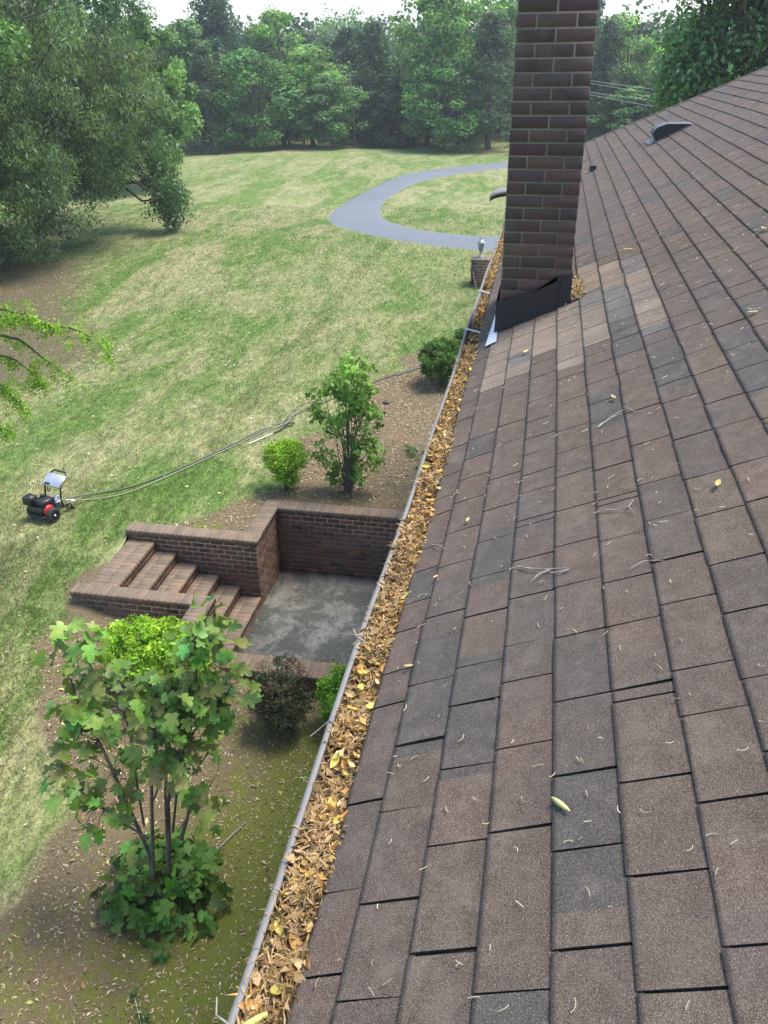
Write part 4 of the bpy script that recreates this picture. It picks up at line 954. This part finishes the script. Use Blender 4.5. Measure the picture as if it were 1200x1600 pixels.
A = Acc(); c_ = unit(rng.normal(size=(20, 3)))*S(.28, .32, .12)+S(.08, .02, .86); clumps(A, c_, .06, 26, .03, .6, S(.22, .13, .10), .3)
[A.tube(np.array([(.05, 0, .6), q_]), .002, 3) for q_ in c_]; bt_ = bpy.data.objects['barberry_bush']; A.build('reddish_tips', M['leaf'], bt_)
# weeds
for i, (x, y) in enumerate([(12.9, 1.95), (12.2, 1.6), (3.4, 2.9), (3.3, 2.6)]):
    wl_ = ['small weed in the mulch right of the tall shrub, farther one', 'small weed in the mulch by the gutter, nearer the patio wall', 'tiny weed on bare soil below the fig tree, left one', 'feathery weed on bare soil below the fig tree, right one'][i]
    A = Acc(); clumps(A, rng.normal(size=(14, 3))*S(.13, .13, .02)+S(0, 0, .05), .05, 10, .06, .5, S(.12, .2, .08), .2, up=1.); [A.tube(np.array([(0, 0, 0), c_.mean(0)]), .003, 3) for c_ in np.array_split(A.v[0], 14)]
    tag(A.build('weed', M['leaf'], loc=on(x, y)), wl_, 'weed', 'small weeds in the bare soil')
# clods
A = Acc(); A.lathe([(0, 0), (.06, .0), (.075, .03), (.05, .06), (0, .07)], 9); A.v[-1] += rng.normal(size=A.v[-1].shape)*.01; tag(A.build('stone', M['bark'], loc=on(15.2, 2.9)), 'dark lump of rock on the mulch near the mounded bush', 'stone')
# fallen sticks near the fig
for pth, lb in [([(385, 1287), (360, 1310), (335, 1335)], 'thin grey stick on the moss right of the fig tree'), ([(322, 1368), (345, 1378), (362, 1388)], 'pale broken stick lying at the foot of the fig tree')]:
    A = Acc(); P = []
    for a, b_ in pth:
        d = MR @ np.array([a-600, 800-b_, -F]); p = d/d[2]*(-1.28-H); P.append((p[0], p[1], float(ground_z(p[0], p[1]))+.02))
    A.tube(np.array(P), [.008, .010, .007], 6); tag(A.build('stick', M['deadwood']), lb, 'stick')

# ------------------------------------------------------------------ lantern pier
px_, py_ = 25.25, 1.75; gz0 = float(ground_z(24.9, 2))
pr = empty('brick_pier', (px_, py_, gz0), 'square brick pier by the driveway carrying a lantern', 'pier')
B_, Mo = Acc(), Acc(); hw = .33; ph = .82
for o_, U, Nn in (((px_-hw, py_-hw, gz0), (0, 1, 0), (-1, 0, 0)), ((px_-hw, py_+hw, gz0), (1, 0, 0), (0, 1, 0)), ((px_-hw, py_-hw, gz0), (1, 0, 0), (0, -1, 0)), ((px_+hw, py_-hw, gz0), (0, 1, 0), (1, 0, 0))):
    wall_face(B_, Mo, o_, U, 2*hw, Nn, ph-.07, kind='pier', j=.014)
coping(B_, Mo, (px_-hw-.02, py_-hw-.02), (px_-hw-.02, py_+hw+.02), (1, 0, 0), 2*hw+.04, gz0+ph, kind='cop')
a_ = B_.build('pier_body', M['brick'], pr); a_.location = -Vector(pr.location); a_ = Mo.build('mortar', M['mortar'], pr); a_.location = -Vector(pr.location)
ln = empty('lantern', (px_, py_+.08, gz0+ph), 'old metal lantern standing on the brick pier', 'lantern')
A = Acc(); A.lathe([(0, 0), (.09, 0), (.09, .02), (.035, .05), (.025, .14), (.05, .16), (.05, .18), (0, .18)], 14); A.build('base', M['lamp_metal'], ln)
A = Acc(); A.lathe([(.055, .18), (.10, .42)], 6); A.build('glass', M['glass'], ln)
A = Acc()
for i in range(6): a = i*math.pi/3; A.tube(np.array([(.055*math.cos(a), .055*math.sin(a), .18), (.103*math.cos(a), .103*math.sin(a), .42)]), .008, 5)
A.build('frame', M['black'], ln)
A = Acc(); A.lathe([(.125, .42), (.12, .44), (.07, .50), (.03, .53), (.02, .56), (.028, .58), (0, .61)], 14); A.build('cap', M['lamp_metal'], ln)
sv = empty('garden_spade', (24.75, 2.0, gz0), 'pale handled spade leaning on the brick pier', 'spade')
A = Acc(); A.tube(np.array([(.0, -.12, .0), (.12, .02, .46)]), .014, 6); A.build('handle', M['deadwood'], sv)
A = Acc(); slab(A, [(.11, -.06, .46), (.12, .10, .46), (.15, .09, .66), (.15, -.02, .68)], .012, (1, 0, 0)); A.build('blade', M['bark'], sv)
# overhead wires
WN = ['highest', 'second highest', 'third highest', 'lowest']
for i, (y0, z0, y1, z1) in enumerate([(-.3, -1.0, -9, -2.05), (-.3, -1.1, -9, -2.3), (-.3, -1.5, -9, -2.5), (-.3, -1.55, -9, -2.95)]):
    A = Acc(); q = np.linspace(0, 1, 20); A.tube(np.column_stack([45+0*q, y0+(y1-y0)*q, H+z0+(z1-z0)*q+.25*(q*q-q)]), .008, 5)
    tag(A.build('overhead_wire', M['wire']), WN[i]+' of the four pale overhead wires behind the roof edge', 'wire', 'overhead wires right of the chimney')

# ------------------------------------------------------------------ pressure washer
pw = empty('pressure_washer', on(9.72, 7.28, .0), 'black and red wheeled pressure washer with a silver control panel on the lawn', 'pressure washer')
pw.rotation_euler = (0, 0, math.radians(-16)); pw.scale = (.92, .92, .95)
RX = np.array([[1, 0, 0, 0], [0, 0, -1, 0], [0, 1, 0, 0], [0, 0, 0, 1]], float)      # lathe axis z -> along y
def wheel(y):
    Mx = RX.copy(); Mx[:3, 3] = (-.05, y, .125); a = Acc(); a.lathe([(.075, -.035), (.11, -.042), (.125, -.03), (.128, 0), (.125, .03), (.11, .042), (.075, .035)], 28, Mx)
    wh = a.build('wheel', M['tyre'], pw); a = Acc(); a.lathe([(0, -.03), (.022, -.036), (.03, -.02), (.06, -.015), (.078, -.03), (.078, .03), (.06, .015), (.03, .02), (.022, .036), (0, .03)], 20, Mx); a.build('rim', M['black'], wh)
    a = Acc(); a.lathe([(0, -.05), (.017, -.05), (.017, .05), (0, .05)], 12, Mx); a.build('hub', M['silver'], wh)
wheel(-.23); wheel(.23)
A = Acc(); A.tube([(-.05, -.23, .125), (-.05, .23, .125)], .010, 8)
for s_ in (-1, 1):
    A.tube([(-.22, s_*.17, .13), (.12, s_*.17, .13), (.38, s_*.16, .12), (.42, s_*.16, .03)], .014, 8)
A.tube([(-.22, -.17, .13), (-.22, .17, .13)], .014, 8); A.tube([(.42, -.2, .02), (.42, .2, .02)], .016, 8); A.box((-.2, -.15, .135), (.22, .15, .145)); A.build('chassis', M['black'], pw)
A = Acc()
for s_ in (-1, 1): A.tube([(.22, s_*.18, .13), (.21, s_*.18, .30), (.24, s_*.18, .44), (.30, s_*.18, .53)], .015, 8)
A.tube([(.30, -.18, .53), (.42, -.17, .62), (.46, -.13, .65), (.46, .13, .65), (.42, .17, .62), (.30, .18, .53)], .017, 8)
A.tube([(.24, .05, .44), (.22, .08, .37), (.23, .12, .35), (.25, .14, .43)], .009, 6); A.build('handle', M['black'], pw)
A = Acc(); ebox(A, (.22, -.2, .47), (.19, 0, .13), (0, .40, 0), (-.025, 0, .035), (1, 1, 1), .01); A.build('control_panel', M['silver'], pw)
A = Acc(); ebox(A, (.222, -.08, .514), (.14, 0, .096), (0, .028, 0), (-.003, 0, .004), (1, 1, 1), .001); A.build('panel_stripe', M['black'], pw)
A = Acc(); ebox(A, (.205, .02, .508), (.03, 0, .0205), (0, .13, 0), (-.003, 0, .004), (1, 1, 1), .001); A.build('panel_stripe', M['black'], pw)
A = Acc(); ebox(A, (-.20, -.14, .15), (.30, 0, 0), (0, .30, 0), (0, 0, .13), (1, 1, 1), .02); A.build('engine_block', M['black'], pw)
A = Acc(); ebox(A, (-.16, -.17, .29), (.25, 0, 0), (0, .24, 0), (0, 0, .10), (1, 1, 1), .025); A.build('fuel_tank', M['black'], pw)
A = Acc(); ebox(A, (-.22, .06, .30), (.17, 0, 0), (0, .17, 0), (0, 0, .15), (1, 1, 1), .03); A.lathe([(0, .40), (.03, .40), (.03, .43), (0, .43)], 12); A.build('air_filter', M['black'], pw)
A = Acc(); Mx = RX.copy(); Mx[:3, 3] = (-.07, -.15, .21); A.lathe([(.095, 0), (.10, -.02), (.085, -.05), (.05, -.06), (0, -.06)], 20, Mx @ np.diag([1, 1, -1., 1])); A.build('starter_cover', M['red'], pw)
A = Acc(); ebox(A, (.12, -.08, .17), (.13, 0, 0), (0, .13, 0), (0, 0, .11), (1, 1, 1), .02); A.tube([(.2, 0, .26), (.3, .02, .25), (.34, -.04, .24)], .02, 8); A.tube([(.15, -.1, .22), (.3, -.1, .22)], .018, 8); A.lathe([(0, .27), (.035, .27), (.03, .32), (0, .33)], 12, np.array([[1, 0, 0, .18], [0, 1, 0, 0], [0, 0, 1, 0], [0, 0, 0, 1.]])); A.build('pump', M['silver'], pw)
A = Acc(); slab(A, [(.30, -.16, .22), (.36, -.28, .20), (.44, -.26, .17), (.42, -.14, .18)], .003, (0, 0, 1)); A.build('warning_tag', M['tag'], pw)
# hoses and wand
def gpt(px, py, dz=.02):
    d = MR @ np.array([px-600, 800-py, -F]); z = 0.
    for _ in range(8):
        p = d/d[2]*(z-H); z = float(ground_z(p[0], p[1]))
    return (p[0], p[1], z+dz)
def hose(pth, r, mat, label, first=None, cat='hose'):
    P = np.array([gpt(*q) for q in pth]); 
    if first is not None: P = np.vstack([first, P])
    t_ = np.arange(len(P)); q = np.linspace(0, len(P)-1, len(P)*7); P2 = np.column_stack([np.interp(q, t_, P[:, c_]) for c_ in range(3)])
    for _ in range(10): P2[1:-1] = (P2[:-2]+2*P2[1:-1]+P2[2:])/4
    A = Acc(); A.tube(P2, r, 7); tag(A.build('hose' if cat == 'hose' else 'spray_wand', M[mat]), label, cat)
hp1 = np.array(pw.location)+S(.22, -.28, .25)
hose([(128,776),(200,765),(262,742),(330,712),(390,683),(425,668),(440,662),(470,645),(502,632),(545,613),(600,592),(640,579),(690,562)], .012, 'grey_hose', 'dark grey hose running straight from the washer to the mounded bush', hp1)
hose([(128,783),(160,781),(205,771),(262,746),(330,715),(390,686),(420,672),(438,668),(447,652),(462,636),(485,628),(505,626)], .010, 'pale_hose', 'pale hose beside the dark one, curling up into a loop near the tall shrub', hp1+S(-.02, -.02, -.03))
hose([(388,682),(405,672),(430,668),(448,664),(455,652),(470,641),(502,629)], .010, 'pale_hose', 'thin pale hose loop lying beside the spray wand', None)
hose([(620,588),(660,574),(700,562)], .022, 'grey_hose', 'second dark hose length lying along the mulch by the mounded bush', None)
hose([(389,695),(405,688),(426,679)], .013, 'silver', 'silver and black spray wand lying on the grass by the lime bush', None, 'spray wand')
sw_ = bpy.data.objects['spray_wand']; P = np.array([gpt(*q) for q in [(426,679),(438,674),(447,668),(456,666),(459,662),(452,662),(444,668)]]); A = Acc(); A.tube(P, .016, 7); A.build('grip', M['black'], sw_)

# ------------------------------------------------------------------ haze
A = Acc(); A.box((-420, -520, -6), (920, 540, 26)); hz = A.build('haze', None)
m = bpy.data.materials.new('haze'); m.use_nodes = True; t = m.node_tree; t.nodes.clear(); o = t.nodes.new('ShaderNodeOutputMaterial'); v = t.nodes.new('ShaderNodeVolumePrincipled')
v.inputs['Color'].default_value = (.90, .95, 1, 1); v.inputs['Density'].default_value = .001; v.inputs['Anisotropy'].default_value = .3; t.links.new(v.outputs[0], o.inputs['Volume'])
hz.data.materials.append(m); tag(hz, 'thin pale air haze over the lawn', 'haze', kind='stuff')
